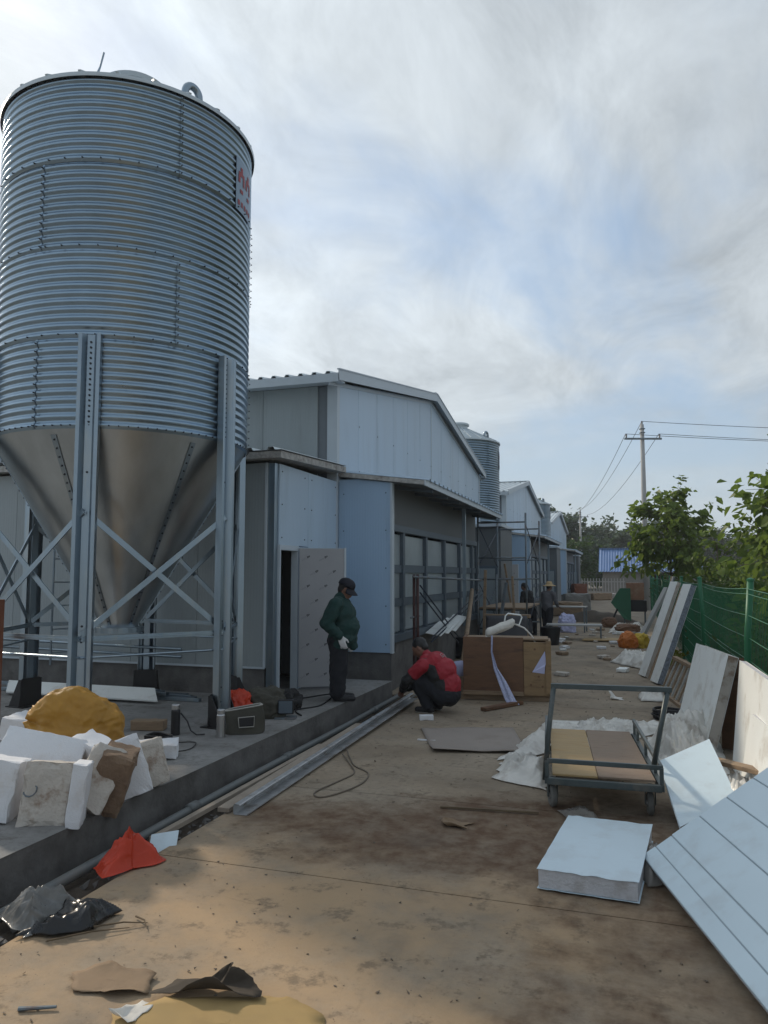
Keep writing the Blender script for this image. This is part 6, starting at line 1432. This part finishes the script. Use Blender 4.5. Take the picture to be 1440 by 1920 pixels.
# ------------------------------------------------------------------ utility poles, wires, house
def upole(loc, h, label, arm_rot):
    r = empty('utility_pole', loc, label, 'utility pole', rz=arm_rot)
    MB().tube([(0, 0, -.1), (0, 0, h)], [.17, .095], 16).build('shaft', M_pole, r, smooth=True)
    MB().bar((-.95, -.1, h - .75), (.95, -.1, h - .75), .09, .09).build('crossarm', M_scaf, r)
    for x in (-.85, .85): MB().lathe([(.02, 0), (.05, .03), (.035, .07), (.06, .10), (.035, .14), (.05, .17), (0, .2)], 12, c=(x, -.1, h - .70)).build('insulator', M_porc, r)
    MB().lathe([(.02, 0), (.05, .03), (.035, .07), (.06, .10), (.035, .14), (.05, .17), (0, .2)], 12, c=(0, 0, h)).build('insulator', M_porc, r)
    for z in (h - .25, h - .45): MB().box((-.12, -.12, z), (.12, .12, z + .05)).build('clamp', M_scaf, r)
upole((.9, 40, 0), 9.45, 'near concrete utility pole standing by the fence', R(18))
upole((-5.2, 92, 0), 9.4, 'distant concrete utility pole beyond the farthest shed', R(18))
def wire(label, a, b, sag):
    a, b = Vector(a), Vector(b)
    tag(MB().tube([a.lerp(b, k / 24) - Vector((0, 0, sag * 4 * (k / 24) * (1 - k / 24))) for k in range(25)], .014, 5).build('overhead_wire', M_wire, smooth=True), label, 'wire')
c18, s18 = math.cos(R(18)), math.sin(R(18))
for k, (dx, z, lab) in enumerate(((-.85, 8.95, 'from the road-side arm end'), (0, 9.6, 'from the pole top'), (.85, 8.95, 'from the fence-side arm end'))):
    a = (.9 + dx * c18, 40 + dx * s18 - .1, z)
    wire('overhead wire running back to the distant pole ' + lab, a, (-5.2 + dx * c18, 92 + dx * s18 - .1, z - .05), .9)
    wire('overhead wire crossing the sky beyond the fence ' + lab, a, (42 + dx * c18, 52 + dx * s18, z - .1), .7)
def house():
    r = empty('farm_house', (1.2, 66, 0), 'small grey house with a bright blue tin roof at the road end', 'house')
    x0, x1, y0, y1, he, hr = -3.2, 4.2, 0, 4.5, 2.15, 4.0
    MB().box((x0, y0, -.1), (.1, y0 + .2, he)).build('front_wall', M_housewall, r); MB().box((2.6, y0, -.1), (x1, y0 + .2, he)).build('front_wall', M_housewall, r)
    MB().box((.1, y0, 1.95), (2.6, y0 + .2, he)).build('lintel', M_pole, r)
    MB().box((.1, 2.2, -.1), (2.6, 2.4, he)).build('inner_wall', M_dark, r)
    MB().box((x0, y0 + .2, -.1), (x0 + .2, y1, he)).build('side_wall', M_housewall, r); MB().box((x1 - .2, y0 + .2, -.1), (x1, y1, he)).build('side_wall', M_housewall, r)
    MB().box((x0 + .2, y1 - .2, -.1), (x1 - .2, y1, he)).build('back_wall', M_housewall, r)
    ym = (y0 + y1) / 2
    for sg in (-1, 1):
        pr = []; xx = x0 - .3
        while xx < x1 + .3:
            for dx, dz in ((0, 0), (.11, 0), (.14, .05), (.19, .05), (.22, 0)): pr.append((xx + dx, ym, hr + dz))
            xx += .22
        MB().strip(pr, (0, sg * (ym + .5), he - .15 - hr)).build('roof_slope', M_bluetin, r, solid=.02, fix=False)
    for xg in (x0 + .05, x1 - .05): MB().prism([(xg, y0 + .1, he), (xg, y1 - .1, he), (xg, ym, hr - .1)], (.08, 0, 0)).build('gable_wall', M_housewall, r)
    MB().bar((x0 - .3, ym, hr + .07), (x1 + .3, ym, hr + .07), .3, .04).build('ridge_cap', M_bluetin, r)
house()
ff = empty('picket_fence', (-3.6, 60, 0), 'pale picket fence across the road end before the house', 'fence')
for k in range(16): MB().box((-.04 + k * .22, -.02, 0), (.04 + k * .22, .02, 1.5)).build('picket', M_pole, ff)
for z in (.4, 1.2): MB().box((-.1, .022, z), (3.4, .05, z + .08)).build('rail', M_pole, ff)

# ------------------------------------------------------------------ air
hz_m = bpy.data.materials.new('haze_air'); hz_m.use_nodes = True; hn = hz_m.node_tree; hn.nodes.clear()
pv = hn.nodes.new('ShaderNodeVolumePrincipled'); pv.inputs['Color'].default_value = (.86, .91, .97, 1); pv.inputs['Density'].default_value = 0.0010; pv.inputs['Anisotropy'].default_value = 0.3
ho = hn.nodes.new('ShaderNodeOutputMaterial'); hn.links.new(pv.outputs[0], ho.inputs['Volume'])
tag(MB().box((-2510, -41, -1.2), (2510, 2510, 12.5)).build('haze', hz_m), 'thin pale haze in the air', 'haze', kind='stuff')
